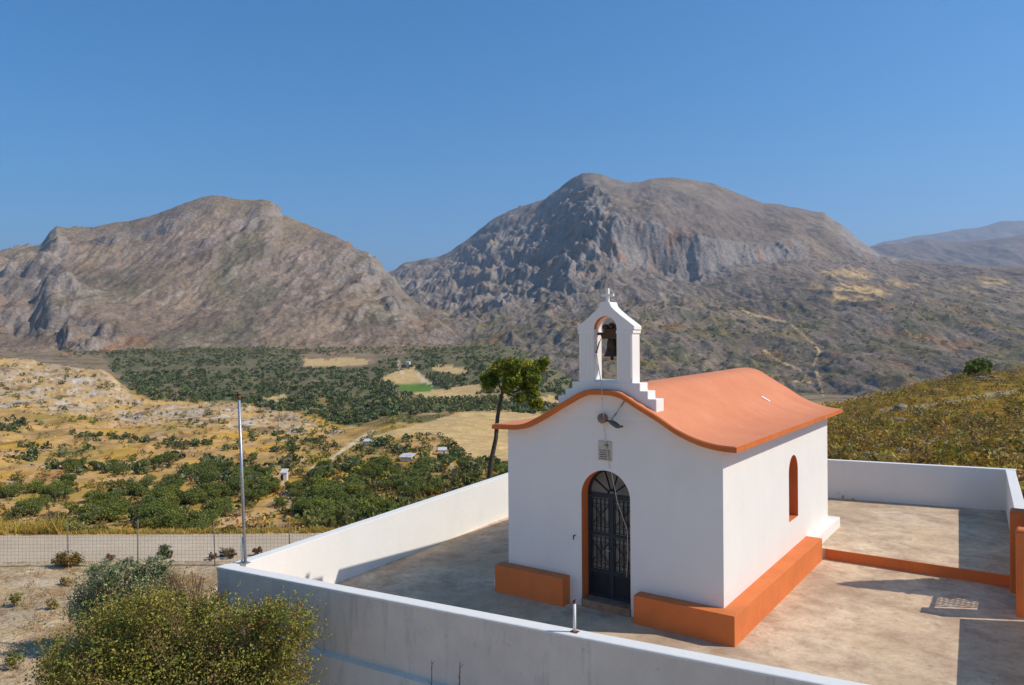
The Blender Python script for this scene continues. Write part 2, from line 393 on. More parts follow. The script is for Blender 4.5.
# ------------------------------------------------------------------ terrain colours (albedo)
STRAW = [
 [(365, 437), (400, 428), (440, 418), (460, 412), (520, 412), (560, 416), (520, 470), (490, 458), (470, 462), (452, 440), (430, 432), (400, 436)],
 [(410, 392), (445, 389), (470, 383), (482, 384), (484, 391), (460, 397), (430, 398)],
 [(379, 379), (395, 370), (414, 366), (420, 373), (432, 382), (398, 383)],
 [(430, 367), (452, 365), (468, 371), (460, 374), (436, 371)],
 [(304, 357), (365, 358), (372, 362), (340, 366), (304, 365)],
 [(262, 396), (285, 393), (290, 398), (270, 401)],
 [(530, 398), (556, 396), (560, 406), (545, 403)],
 [(850, 402), (880, 392), (900, 398), (870, 410)]]
ORCH = [(384, 398), (440, 396), (505, 391), (515, 412), (470, 412), (420, 415)]
GREENF = [[(396, 384), (430, 381), (436, 390), (416, 392), (402, 391)]]
GROVE = [
 [(100, 352), (130, 342), (230, 338), (300, 350), (304, 366), (360, 368), (400, 355), (460, 340), (560, 340), (600, 352), (600, 400), (500, 424), (480, 414), (455, 412), (430, 425), (400, 428), (345, 425), (300, 412), (240, 400), (200, 400), (150, 398), (125, 382)],
]
TRAIL = [[(738, 308), (752, 316), (771, 320), (791, 325), (801, 335), (814, 346), (819, 353), (813, 368), (817, 378), (820, 386), (823, 398)], [(820, 386), (800, 382), (780, 386), (760, 384)], [(764, 352), (778, 362), (800, 372)], [(820, 390), (850, 392), (880, 398)]]
TRACKS = [[(345, 447), (330, 459), (312, 467), (306, 473)], [(282, 478), (285, 493), (293, 503), (294, 515)], [(348, 446), (362, 436), (372, 430)],
          [(418, 374), (423, 380), (432, 384)], [(398, 361), (402, 372)], [(446, 456), (452, 466), (448, 474)]]
HTRACK = [(1060, 388), (1024, 393), (985, 398), (950, 404), (915, 410), (880, 413)]
def base_color(px, y, d, r, z):
    n1 = fbm(r/40, d/100, 4, 41); n2 = fbm(r/9, d/26, 4, 42); n3 = fbm(r/160, d/160, 3, 43)
    wx = px+4*fbm(r/25, d/25, 3, 44)*np.minimum(1, 200/d); wy = y+2.0*fbm(r/25+9, d/25, 3, 45)
    tan = lin(200, 160, 106); yel = lin(208, 164, 86); brown = lin(158, 126, 92); grey = lin(188, 170, 150); dk = lin(104, 100, 66)
    def bl(c, col, m): return c*(1-m[..., None])+np.asarray(col)*m[..., None]
    c = np.broadcast_to(tan, px.shape+(3,)).copy()
    c = bl(c, yel, sstep(-.05, .35, n1)); c = bl(c, brown, sstep(.0, .4, n2)*.75); c = bl(c, dk, sstep(.1, .5, fbm(r/14, d/40, 4, 46))*.5)
    c = bl(c, lin(128, 122, 66), sstep(-.05, .3, fbm(r/30, d/75, 4, 34))*.45*sstep(80, 110, d))
    c = bl(c, lin(206, 170, 134), sstep(.05, .35, fbm(r/11, d/22, 4, 35))*.7); c = bl(c, lin(150, 108, 66), sstep(.12, .4, fbm(r/7, d/16, 4, 36))*.6); c = bl(c, lin(212, 164, 74), sstep(.2, .4, fbm(r/24, d/50, 4, 37))*.6)
    # near dirt
    near = 1-sstep(24, 28, d)
    c = bl(c, lin(200, 174, 142), near); c = bl(c, lin(166, 132, 94), near*sstep(.0, .3, fbm(r/2, d/2, 5, 47))*.8); c = bl(c, lin(212, 192, 164), near*sstep(.1, .4, fbm(r/.9, d/.9, 4, 57))*.6)
    c = bl(c, lin(182, 150, 92), near*sstep(.15, .45, fbm(r/1.1, d/1.1, 4, 48))*.5)
    # dry yellow verge past the road
    vg = sstep(25.2, 25.6, d)*(1-sstep(34, 60, d)); c = bl(c, lin(200, 162, 80), vg*(px < 700))
    # scrub hill
    hill = sstep(780, 826, px)*(1-sstep(230, 330, d))*sstep(22, 26, d)
    hc = np.broadcast_to(lin(146, 116, 62), px.shape+(3,)).copy(); hc = bl(hc, lin(158, 128, 58), sstep(0, .35, fbm(r/5, d/7, 4, 49)))
    hc = bl(hc, lin(92, 86, 48), sstep(0, .4, fbm(r/3, d/5, 4, 50))*.8); hc = bl(hc, lin(150, 134, 112), sstep(.25, .5, fbm(r/6, d/6, 4, 51))*.7)
    c = c*(1-hill[..., None])+hc*hill[..., None]
    ht = (polydist(px, y, HTRACK) < 2.0+n2) & (hill > .3); c = bl(c, lin(172, 152, 122), ht*.8)
    # far valley and foot of the mountains
    far = sstep(480, 640, d); fc = np.broadcast_to(lin(148, 127, 104), px.shape+(3,)).copy()
    fc = bl(fc, lin(152, 128, 98), sstep(0, .4, n1)); fc = bl(fc, lin(88, 88, 66), sstep(-.05, .35, fbm(r/50, d/60, 5, 54)+.5*n3)*.8); fc = bl(fc, lin(150, 114, 88), sstep(.15, .5, fbm(r/110+7, d/120, 4, 55))*.6)
    c = c*(1-far[..., None])+fc*far[..., None]
    for p in GROVE: m = inpoly(wx, wy, p) & (d > 330); c = bl(c, lin(98, 98, 68), m*(.45+.45*sstep(-.3, .3, fbm(r/30, d/50, 4, 56))))
    m = inpoly(wx, wy, SPUR) & (d > 330) & (d < 660)
    rk = np.broadcast_to(lin(192, 160, 116), px.shape+(3,)).copy(); rk = bl(rk, lin(186, 168, 148), sstep(.0, .3, fbm(r/11, d/34, 5, 52))); rk = bl(rk, lin(132, 108, 82), sstep(.08, .35, fbm(r/7, d/22, 4, 53))); rk = bl(rk, lin(206, 194, 180), sstep(.15, .4, fbm(r/6, d/20, 4, 38))*.8); rk = bl(rk, lin(210, 166, 100), sstep(.1, .4, fbm(r/40, d/110, 3, 39))*.7)
    c = np.where(m[..., None], rk, c)
    m = inpoly(wx, wy, ORCH) & (d > 300); c = bl(c, lin(186, 158, 118), m*.8)
    for p in STRAW: m = inpoly(wx, wy, p) & (d > 100); c = bl(c, lin(206, 174, 126), m*.92)
    for p in GREENF: m = inpoly(wx*.3+px*.7, wy*.3+y*.7, p) & (d > 300); c = bl(c, lin(104, 130, 64), m*.95)
    for t in TRAIL: m = (polydist(px+2*n2, y, t) < 1.1) & (d > 300); c = bl(c, lin(196, 168, 134), m*.8)
    for t in TRACKS: m = (polydist(px, y, t) < 1.6+.5*n2) & (d > 80); c = bl(c, lin(214, 192, 160), m*.85)
    return np.clip(c, 0, .9)
R_ = (GPX-512)/FPX*GD
gc = base_color(GPX, GY, GD, R_, GZ)
terrain = mesh_np('terrain', world(GPX, GD, GZ).reshape(-1, 3), grid_faces(*GPX.shape), M['ground'], None, gc.reshape(-1, 3), True)
# ground continuing behind and beside the camera
bx = np.linspace(-260, 260, 60); bd = np.linspace(-260, 13, 40); BX_, BD_ = np.meshgrid(bx, bd)
bz = -1.1+.05*fbm(BX_/9, BD_/9, 3, 2)-.0004*np.maximum(np.abs(BX_)-25, 0)**1.5-.0004*np.maximum(-BD_-25, 0)**1.5
bV = np.stack([CAM[0]+BX_*RIGHT[0]+BD_*FWD0[0], CAM[1]+BX_*RIGHT[1]+BD_*FWD0[1], bz], -1).reshape(-1, 3)
tag(mesh_np('ground', bV, grid_faces(*BX_.shape), M['ground'], None, np.broadcast_to(lin(206, 184, 156), (len(bV), 3)), True), 'bare dirt of the hilltop', 'ground', None, 'structure')
tag(terrain, 'dry yellow and brown ground falling away into the valley', 'terrain', None, 'structure')

# ------------------------------------------------------------------ mountains
GRIDS = []
def mountain(name, label, knots, sky_line, back, rows, mat, detail, color, x0=-60, x1=1085, step=1.3, pad0=None, pad1=None):
    kx = np.array([k[0] for k in knots]); ky = np.array([[q[0] for q in k[1]] for k in knots], float); kd = np.array([[q[1] for q in k[1]] for k in knots], float)
    cols = np.arange(x0, x1, step)
    if pad0 is not None: cols = np.concatenate([np.arange(pad0, x0, 20.), cols])
    if pad1 is not None: cols = np.concatenate([cols, np.arange(x1, pad1, 20.)])
    def smooth_interp(v):
        a = np.interp(cols, kx, v); b = (np.interp(cols-9, kx, v)+np.interp(cols+9, kx, v)+np.interp(cols-18, kx, v)+np.interp(cols+18, kx, v))/4; return .3*a+.7*b
    yk = np.stack([smooth_interp(ky[:, i]) for i in range(ky.shape[1])], 0); dk = np.stack([smooth_interp(kd[:, i]) for i in range(kd.shape[1])], 0)
    sk = np.array(sky_line, float); old = yk[-1].copy(); yk[-1] = np.interp(cols, sk[:, 0], sk[:, 1])
    dl = yk[-1]-old; kk = np.hanning(61); kk /= kk.sum(); dls = np.convolve(np.pad(dl, 30, 'edge'), kk, 'valid'); yk[-2] += dls*.45; yk[-3] += dls*.15
    zk = CAM[2]-(yk-HZ)/FPX*dk
    # behind the crest
    dk = np.vstack([dk, dk[-1]+back*.25, dk[-1]+back]); zk = np.vstack([zk, zk[-1]*.93, zk[-1]*.3-40])
    K = len(dk); nseg = rows; t = np.concatenate([np.linspace(0, K-3, nseg), np.linspace(K-3, K-1, 24)[1:]])
    D = np.empty((len(t), len(cols))); Zm = np.empty_like(D)
    for j in range(len(cols)):
        D[:, j] = np.interp(t, np.arange(K), dk[:, j])
        Zm[:, j] = np.interp(t, np.arange(K), zk[:, j])
    # soften the knots a little
    ker = np.ones(9)/9
    for A in (D, Zm):
        P = np.pad(A, ((4, 4), (0, 0)), 'edge'); S = sum(P[i:i+A.shape[0]] for i in range(9))/9; A[4:-4] = S[4:-4]
    PX = np.broadcast_to(cols, D.shape); R = (PX-512)/FPX*D
    y0 = HZ-(Zm-CAM[2])/D*FPX
    crestfade = np.clip(np.abs(t-(K-3))/.6, 0.25, 1)[:, None]
    Zm = Zm+detail(PX, y0, D, R, t)*np.where(t[:, None] <= K-3, crestfade, 1)
    yy = HZ-(Zm-CAM[2])/D*FPX
    gz0 = np.gradient(Zm, axis=0)/np.maximum(np.gradient(D, axis=0), 1.); gx0 = np.gradient(Zm, axis=1)/np.gradient(R, axis=1)
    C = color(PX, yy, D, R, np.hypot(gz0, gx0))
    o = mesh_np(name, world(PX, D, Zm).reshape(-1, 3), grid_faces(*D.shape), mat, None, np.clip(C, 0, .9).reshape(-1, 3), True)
    GRIDS.append((PX, D, Zm, yy)); return tag(o, label, 'mountain', None, 'structure')

def bl(c, col, m): return c*(1-m[..., None])+np.asarray(col)*m[..., None]
def soft(px, y, poly, n, amt=7):
    s = 0
    for dx, dy in ((0, 0), (4, 0), (-4, 0), (0, 3), (0, -3), (3, 2), (-3, -2)):
        s = s+inpoly(px+dx+amt*n, y+dy+amt*.7*n, poly)
    return s/7.
LROCK = [[(-40, 240), (45, 238), (62, 222), (70, 240), (60, 262), (70, 285), (78, 310), (40, 330), (0, 316), (-40, 320)],
         [(62, 318), (110, 322), (118, 338), (90, 346), (60, 338)],
         [(60, 226), (140, 226), (200, 196), (215, 192), (205, 210), (165, 232), (110, 240)],
         [(345, 232), (390, 262), (406, 300), (395, 312), (370, 280), (350, 250)],
         [(160, 258), (200, 240), (262, 205), (283, 205), (285, 214), (240, 225), (195, 250)]]
def ldetail(px, y, d, r, t):
    n = fbm(r/160, d/160, 3, 60)
    R = sum(soft(px, y, p, n) for p in LROCK); R = np.clip(R, 0, 1)
    wx = r+60*fbm(r/300, d/300, 3, 61)
    z = 26*fbm(r/420, d/420, 3, 62)-24*(1-ridged(wx/190, d/620, 4, 63))+9*fbm(r/60, d/80, 4, 64)
    cl = fbm(r/150, d/170, 3, 66)
    z = z+5*fbm(r/20, d/40, 4, 67)+6*(ridged(r/42, d/150, 4, 68)-.6)
    z = z+75*sstep(28, 56, px)*(1-sstep(56, 135, px))*np.exp(-((d-1860)/150)**2)+38*sstep(92, 104, px)*(1-sstep(106, 150, px))*np.exp(-((d-1560)/70)**2)
    return z+R*(20*np.tanh(cl*6)+9*np.tanh(2.5*np.sin((CAM[2]-(y-HZ)/FPX*d)/14+3.5*fbm(r/150, d/260, 3, 59)))+20*(ridged(wx/85, d/190, 4, 65)-.6))
def lcolor(px, y, d, r, s):
    n = fbm(r/160, d/160, 3, 60); d = d*.42; c = np.broadcast_to(lin(150, 130, 112), px.shape+(3,)).copy()
    c = bl(c, lin(162, 141, 114), sstep(-.1, .4, fbm(r/260, d/320, 4, 70))); c = bl(c, lin(132, 115, 99), sstep(.0, .4, fbm(r/90, d/160, 5, 71))*.8)
    c = bl(c, lin(110, 106, 84), sstep(.05, .4, fbm(r/200+4, d/260, 4, 72))*.6)
    c = bl(c, lin(172, 128, 96), sstep(.15, .5, fbm(r/170+9, d/160, 4, 73))*sstep(300, 345, y)*.7)
    rk = np.clip(sum(soft(px, y, p, n) for p in LROCK), 0, 1)*sstep(-.25, .2, fbm(r/50, d/70, 4, 74))
    rk = np.maximum(rk*.75, sstep(.75, 1.25, s))
    c = bl(c, lin(152, 140, 130), rk*.85); c = bl(c, lin(172, 138, 112), rk*sstep(.2, .5, fbm(r/60, d/60, 3, 75))*.6)
    st = sstep(.28, .42, fbm(r/35, d/60, 4, 76)); c = bl(c, lin(170, 156, 140), st*.4)
    return c
LEFT = [(-500, [(368, 1050), (345, 1450), (312, 1850), (280, 2250), (244, 2650)]),
        (0, [(366, 1080), (338, 1450), (305, 1880), (272, 2280), (247, 2620)]),
        (60, [(366, 1100), (337, 1480), (302, 1900), (262, 2320), (222, 2720)]),
        (110, [(366, 1120), (336, 1500), (300, 1920), (260, 2330), (220, 2760)]),
        (215, [(364, 1150), (332, 1560), (290, 2020), (242, 2430), (191, 2950)]),
        (283, [(362, 1180), (332, 1580), (296, 1980), (255, 2380), (212, 2850)]),
        (340, [(362, 1200), (335, 1550), (306, 1860), (272, 2230), (236, 2640)]),
        (385, [(360, 1220), (339, 1500), (319, 1750), (294, 2040), (267, 2400)]),
        (420, [(360, 1230), (343, 1450), (331, 1640), (318, 1840), (305, 2080)]),
        (465, [(362, 1240), (352, 1340), (347, 1470), (343, 1580), (338, 1720)]),
        (520, [(380, 1240), (376, 1300), (374, 1400), (372, 1500), (370, 1600)])]
LSKY = [(-500, 235), (-200, 250), (-40, 250), (0, 247), (15, 243), (40, 240), (46, 233), (50, 227), (57, 221), (65, 223), (90, 224), (100, 221), (115, 218), (130, 217), (150, 211), (170, 204), (195, 195), (215, 191), (230, 193), (245, 195), (262, 195), (273, 198), (283, 211), (300, 218), (320, 226), (340, 235), (355, 243), (370, 252), (385, 267), (395, 276), (405, 290), (420, 305), (440, 320), (465, 338), (520, 372)]
mountain('mountain', 'broad brown mountain with a pale rocky crest and cliffs at its left end', LEFT, LSKY, 1500, 330, M['mountain'], ldetail, lcolor, -60, 525, 1.1, -700)

MFACE = [(395, 262), (430, 256), (452, 248), (490, 218), (530, 202), (570, 178), (600, 182), (612, 196), (600, 214), (612, 240), (600, 285), (560, 296), (520, 300), (470, 318), (430, 300), (400, 285)]
MBAND = [(612, 208), (619, 214), (650, 219), (670, 228), (694, 235), (724, 243), (750, 246), (780, 244), (806, 244), (800, 256), (765, 264), (742, 268), (720, 276), (700, 281), (670, 277), (648, 268), (610, 270)]
SCREE = [(560, 292), (590, 285), (640, 276), (700, 284), (690, 296), (620, 304), (600, 316), (560, 312)]
def mdetail(px, y, d, r, t):
    n = fbm(r/200, d/200, 3, 80)
    F = soft(px, y, MFACE, n); B = soft(px, y, MBAND, n, 3)
    wx = r+90*fbm(r/380, d/380, 3, 81)
    z = 30*fbm(r/500, d/500, 3, 82)-26*(1-ridged(wx/240, d/760, 4, 83))+8*fbm(r/60, d/90, 4, 84)
    f = 64*(ridged(wx/240+d/1100, d/900, 5, 85)-.6)+36*(ridged(wx/80+d/500, d/330, 4, 86)-.6)+20*np.tanh(5*fbm(r/150, d/240, 4, 87))+16*(ridged(r/30, d/110, 4, 69)-.6)
    zz = CAM[2]-(y-HZ)/FPX*d; f = f+13*np.tanh(2.5*np.sin(zz/17+3.5*fbm(r/170, d/300, 3, 58)))
    b = 40*(ridged((r+45*fbm(r/90, d/90, 3, 90))/130, d/700, 3, 88)-.62)+20*fbm(r/60, d/60, 4, 79)+12*(ridged(r/34, d/150, 3, 89)-.6)
    z = z+5*fbm(r/22, d/45, 4, 77)+9*(ridged(r/46, d/170, 4, 78)-.6)
    return z*(1-.4*B)+F*f*.68+B*b
TRAIL = [[(738, 308), (752, 316), (771, 320), (791, 325), (801, 335), (814, 346), (819, 353), (813, 368), (817, 378), (820, 386), (823, 398)], [(820, 386), (800, 382), (780, 386), (760, 384)], [(764, 352), (778, 362), (800, 372)]]
FSTRAW = [[(829, 301), (833, 289), (853, 284), (878, 288), (893, 296), (861, 302), (833, 306)], [(888, 283), (922, 284), (912, 289), (890, 287)], [(976, 278), (1005, 280), (1012, 286), (985, 288)], [(951, 288), (988, 292), (985, 296), (951, 290)], [(808, 288), (820, 284), (822, 289), (812, 293)], [(815, 276), (850, 270), (880, 278), (850, 281)]]
def mcolor(px, y, d, r, s):
    n = fbm(r/200, d/200, 3, 80); d = d*.42; c = np.broadcast_to(lin(138, 124, 112), px.shape+(3,)).copy()
    c = bl(c, lin(152, 135, 116), sstep(-.1, .4, fbm(r/300, d/360, 4, 91))); c = bl(c, lin(124, 111, 100), sstep(0, .4, fbm(r/110, d/220, 5, 92))*.8)
    lo = sstep(285, 330, y)
    c = bl(c, lin(140, 126, 88), lo*sstep(-.1, .35, fbm(r/110, d/70, 4, 93))*.8); c = bl(c, lin(102, 101, 80), lo*sstep(.05, .35, fbm(r/60, d/45, 5, 94))*.8); c = bl(c, lin(166, 128, 98), lo*sstep(.15, .5, fbm(r/130+7, d/70, 4, 95))*.7)
    c = bl(c, lin(108, 105, 88), sstep(.1, .4, fbm(r/70+3, d/90, 4, 96))*sstep(255, 285, y)*.55)
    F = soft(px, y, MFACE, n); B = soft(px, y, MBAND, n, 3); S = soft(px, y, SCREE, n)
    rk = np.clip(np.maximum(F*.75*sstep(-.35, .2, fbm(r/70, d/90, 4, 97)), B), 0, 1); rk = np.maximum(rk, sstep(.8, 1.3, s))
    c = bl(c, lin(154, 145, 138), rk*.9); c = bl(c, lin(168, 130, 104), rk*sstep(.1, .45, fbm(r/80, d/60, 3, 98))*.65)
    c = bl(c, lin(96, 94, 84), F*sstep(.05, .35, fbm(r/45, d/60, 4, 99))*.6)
    c = bl(c, lin(156, 144, 134), S*sstep(0, .3, fbm(r/40, d/50, 4, 100))*.8)
    for p in FSTRAW: c = bl(c, lin(226, 192, 146), soft(px, y, p, fbm(r/40, d/50, 3, 101), 5)*.95*sstep(-.35, .05, fbm(r/45, d/60, 3, 102)))
    for p in TRAIL: c = bl(c, lin(206, 178, 142), (polydist(px+1.5*fbm(r/30, d/30, 2, 103), y, p) < 1.15)*.85)
    return c
MID = [(360, [(440, 560), (410, 850), (358, 1250), (345, 1900), (322, 2600), (305, 3300), (290, 4000), (280, 4700)]),
       (400, [(440, 560), (410, 850), (356, 1250), (338, 1900), (312, 2600), (298, 3300), (282, 4000), (264, 4900)]),
       (470, [(440, 560), (410, 850), (355, 1230), (333, 1750), (310, 2400), (294, 3000), (268, 3900), (238, 4950)]),
       (530, [(425, 560), (392, 850), (354, 1200), (322, 1700), (302, 2200), (278, 2800), (244, 3600), (203, 4750)]),
       (575, [(408, 560), (380, 850), (353, 1180), (318, 1650), (296, 2050), (268, 2450), (228, 3100), (177, 4300)]),
       (605, [(403, 560), (376, 850), (352, 1170), (318, 1620), (292, 2020), (262, 2380), (216, 2720), (174, 4150)]),
       (640, [(403, 560), (376, 850), (352, 1170), (318, 1620), (290, 2100), (264, 2600), (219, 2690), (182, 4200)]),
       (670, [(403, 560), (376, 850), (352, 1170), (318, 1620), (292, 2100), (273, 2560), (229, 2650), (178, 4250)]),
       (700, [(403, 560), (376, 850), (352, 1170), (318, 1620), (294, 2100), (279, 2500), (238, 2600), (180, 4250)]),
       (745, [(403, 560), (376, 850), (352, 1170), (317, 1620), (292, 2100), (266, 2620), (246, 2690), (194, 4250)]),
       (800, [(403, 560), (376, 850), (352, 1170), (316, 1620), (290, 2050), (257, 2760), (246, 2840), (207, 4250)]),
       (840, [(403, 560), (376, 850), (352, 1170), (315, 1620), (289, 2050), (264, 2650), (250, 3000), (223, 4150)]),
       (866, [(403, 560), (376, 850), (352, 1170), (315, 1600), (289, 2050), (270, 2550), (258, 2950), (243, 3950)]),
       (890, [(403, 560), (376, 850), (352, 1170), (316, 1600), (291, 2050), (276, 2500), (267, 2900), (258, 3500)]),
       (960, [(403, 560), (376, 850), (354, 1180), (318, 1600), (294, 2050), (280, 2450), (273, 2800), (266, 3300)]),
       (1030, [(403, 560), (376, 850), (354, 1180), (320, 1600), (297, 2050), (283, 2450), (276, 2800), (268, 3300)]),
       (1700, [(403, 560), (376, 850), (354, 1180), (325, 1600), (300, 2050), (285, 2450), (278, 2800), (262, 3300)])]
MSKY = [(360, 280), (395, 268), (405, 261), (420, 259), (440, 255), (452, 249), (462, 241), (472, 234), (480, 227), (490, 219), (500, 214), (510, 209), (520, 206), (530, 203), (541, 199), (553, 192), (562, 185), (572, 178), (583, 172), (592, 171), (603, 173), (615, 178), (630, 181), (640, 181), (652, 177), (670, 176), (690, 178), (705, 181), (715, 183), (728, 188), (740, 193), (755, 199), (765, 203), (780, 203), (800, 207), (815, 211), (825, 212), (835, 220), (842, 224), (850, 231), (858, 239), (868, 246), (880, 255), (920, 262), (960, 265), (1024, 269), (1700, 262)]
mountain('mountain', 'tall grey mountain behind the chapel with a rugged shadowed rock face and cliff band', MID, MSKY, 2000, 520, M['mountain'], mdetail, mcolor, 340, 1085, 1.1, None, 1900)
def fdetail(px, y, d, r, t): return 60*fbm(r/900, d/900, 3, 110)-120*(1-ridged(r/700, d/2200, 4, 111))+30*fbm(r/150, d/250, 4, 112)
def fcolor(px, y, d, r, s): return bl(np.broadcast_to(lin(138, 120, 106), px.shape+(3,)).copy(), lin(116, 108, 96), sstep(-.1, .3, fbm(r/300, d/400, 4, 113)))
FAR1 = [(840, [(285, 6200), (268, 7000), (256, 7800), (250, 8500)]), (900, [(285, 6200), (268, 7000), (254, 7800), (244, 8500)]), (960, [(285, 6200), (268, 7000), (252, 7800), (241, 8500)]), (1024, [(285, 6200), (268, 7000), (248, 7800), (233, 8500)]), (1800, [(285, 6200), (268, 7000), (240, 7800), (215, 8500)])]
mountain('mountain', 'nearer purple-brown ridge far off to the right of the tall mountain', FAR1, [(840, 252), (870, 248), (885, 245), (905, 244), (925, 239), (945, 242), (965, 242), (985, 241), (1005, 238), (1024, 235), (1100, 228), (1800, 215)], 1200, 120, M['mountain'], fdetail, fcolor, 840, 1085, 1.5, None, 2000)
FAR2 = [(820, [(280, 10500), (262, 12000), (250, 13500), (246, 14500)]), (1024, [(280, 10500), (258, 12000), (240, 13500), (222, 14500)]), (1800, [(280, 10500), (258, 12000), (235, 13500), (205, 14500)])]
mountain('mountain', 'palest blue mountain on the skyline at the far right', FAR2, [(820, 254), (868, 248), (885, 242), (900, 240), (915, 237), (935, 235), (955, 231), (975, 229), (990, 226), (1003, 222), (1024, 221), (1100, 212), (1800, 205)], 2000, 100, M['mountain'], fdetail, fcolor, 820, 1085, 1.5, None, 2000)
# ------------------------------------------------------------------ courtyard
def yF(x): return -5.07+.0936*(x+3.53)
def zF(x): return 1.156+.0168*(x+3.53)
def xL(y): return -3.788-.0663*(y+4.82)
def zL(y): return 1.156+.02*(y+4.82)
def yB(x): return 14.393-.1984*(9.264-x)
def xR(y): return 9.22+.05*(14.4-y)
TW = .257
cy0 = MB()
cy0.prism([(xL(-4.9)+.1, -4.95), (10.05, yF(10.05)+.1), (xR(6.6)+.1, 6.62), (5.2, 6.62), (5.2, yB(5.2)+.1), (xL(11.6)+.1, 11.65)], 'z', -1.6, 0)
tag(cy0.build('courtyard', M['concrete']), 'stained concrete floor of the walled courtyard', 'courtyard', None, 'structure')
ut = MB(); ut.prism([(4.9, 6.62), (xR(6.62)+.1, 6.62), (9.3, 14.45), (-3, yB(-3)+.1), (-3, 9.34), (4.9, 9.34)], 'z', -1.2, .263)
tag(ut.build('upper_terrace', M['concrete']), 'raised concrete terrace beside the rear of the chapel', 'terrace', None, 'structure')
st = MB(); st.box(5.43, 9.53, 6.585, 6.62, 0.002, .266)
tag(st.build('terrace_step', M['terracotta']), 'terracotta painted riser of the step up to the terrace', 'step', None, 'structure')

def wall_run(name, pts, label, mat, nsub=40, jit=.006, zb=-1.6, coping=None, zfun=None):
    """pts: list of (outer xy, inner xy, top z) stations; a solid wall following them"""
    V = []; n = len(pts)
    for (o, i, zt) in pts:
        j = random.uniform(-jit, jit)
        V += [(o[0], o[1], zb), (i[0], i[1], zb), (i[0], i[1], zt+j*.5), (o[0], o[1], zt+j*.5)]
    m = MB(); fs = [(0, 1, 2, 3), tuple(4*(n-1)+k for k in (3, 2, 1, 0))]
    for a in range(n-1):
        for k in range(4): fs.append((4*a+k, 4*a+(k+1) % 4, 4*a+4+(k+1) % 4, 4*a+4+k))
    m.add(V, fs); o = m.build(name, mat, None, .012, 2); return tag(o, label, 'wall')
xs = np.linspace(-3.79, 10.6, 60)
fw = wall_run('boundary_wall', [((x, yF(x)), (x, yF(x)+TW), zF(x)) for x in xs], 'low front wall of the courtyard, bare grey cement outside with a white painted top', M['render'], jit=0)
# white paint lapping over the top of the front wall, ragged at its outer edge
cop = MB(); xs2 = np.linspace(-3.80, 10.6, 420); V = []
for x in xs2:
    dr = .03+.022*float(fbm(x*4., 3.3, 4, 5))+.012*float(pnoise(x*19., 1.1, 6)); lip = .004+.003*float(pnoise(x*7, 8, 3))
    V += [(x, yF(x)-lip, zF(x)-max(dr, .006)), (x, yF(x)-lip, zF(x)+.002), (x, yF(x)+.01, zF(x)+.012), (x, yF(x)+TW-.01, zF(x)+.012), (x, yF(x)+TW+.004, zF(x)+.002), (x, yF(x)+TW+.004, zF(x)-1.3)]
n6 = len(xs2); cop.add(V, [(6*a+k, 6*a+k+1, 6*a+6+k+1, 6*a+6+k) for a in range(n6-1) for k in range(5)]+[tuple(range(6))])
cop.build('coping', M['white'], fw)
ft = MB(); V = []
for x in xs2[::3]:
    z = .02+.02*float(fbm(x*1.5, 2, 3, 9)); p = .12+.03*float(fbm(x*1.1, 5, 3, 10)); V += [(x, yF(x)+.02, z+.03), (x, yF(x)-p, z), (x, yF(x)-p-.12, z-.6), (x, yF(x)-p-.2, -1.6)]
k3 = len(xs2[::3]); ft.add(V, [(4*a+k, 4*a+k+1, 4*a+4+k+1, 4*a+4+k) for a in range(k3-1) for k in range(3)])
ft.build('footing', M['render'], fw)
ys = np.linspace(-4.82, 11.5, 40)
wall_run('boundary_wall', [((xL(y), y), (xL(y)+TW, y), zL(y)) for y in np.concatenate([[-4.835], ys[1:]])], 'long white courtyard wall on the valley side with the chapel shadow along its foot', M['white'], jit=.004)
xb = np.linspace(-4.85, 9.5, 40)
wall_run('boundary_wall', [((x, yB(x)+TW), (x, yB(x)), 1.59) for x in xb], 'white back wall of the courtyard, all its face in shade behind the raised terrace', M['white'], jit=.004)
yr = np.linspace(14.36, 6.6, 24)
wall_run('boundary_wall', [((xR(y)+TW, y), (xR(y), y), 1.59-.016*(14.4-y)) for y in yr], 'short white courtyard wall running from the back corner to the terracotta gate post', M['white'], jit=.004)
yr2 = np.linspace(4.25, -3.65, 24)
wall_run('boundary_wall', [((xR(y)+TW, y), (xR(y), y), 1.15) for y in yr2], 'white courtyard wall on the near side of the gate, seen by its shadow', M['white'], jit=.004)

def pier(x0, x1, y0, y1, h, label):
    m = MB(); m.box(x0, x1, y0, y1, -.02, h-.05); m.hexa([(x0, y0, h-.05), (x1, y0, h-.05), (x1, y1, h-.05), (x0, y1, h-.05), (x0+.04, y0+.04, h), (x1-.04, y0+.04, h), (x1-.04, y1-.04, h), (x0+.04, y1-.04, h)])
    o = m.build('gate_post', M['terracotta'], None, .02); tag(o, label, 'gate post', 'terracotta gate posts'); return o
pier(9.455, 9.9, 6.16, 6.56, 1.86, 'terracotta gate post at the end of the white wall, farther of the two')
pier(9.585, 10.02, 4.47, 4.85, 1.80, 'terracotta gate post nearer the camera with the rounded top')
gt = empty('gate', (9.8, 5.5, 0)); tag(gt, 'iron lattice gate hung between the two terracotta posts', 'gate')
def loc(o, par):
    """keep world coordinates under a translated parent"""
    o.parent = par; o.matrix_parent_inverse = Matrix.Translation(-par.location); return o
g = MB(); g.box(9.78, 9.82, 4.86, 4.91, .08, 1.82); g.box(9.78, 9.82, 6.1, 6.15, .08, 1.82); g.box(9.78, 9.82, 4.91, 6.1, 1.76, 1.82); g.box(9.78, 9.82, 4.91, 6.1, .08, .14); g.box(9.78, 9.82, 4.91, 6.1, .86, .92); g.box(9.78, 9.82, 5.06, 5.1, .92, 1.76)
loc(g.build('frame', M['iron']), gt)
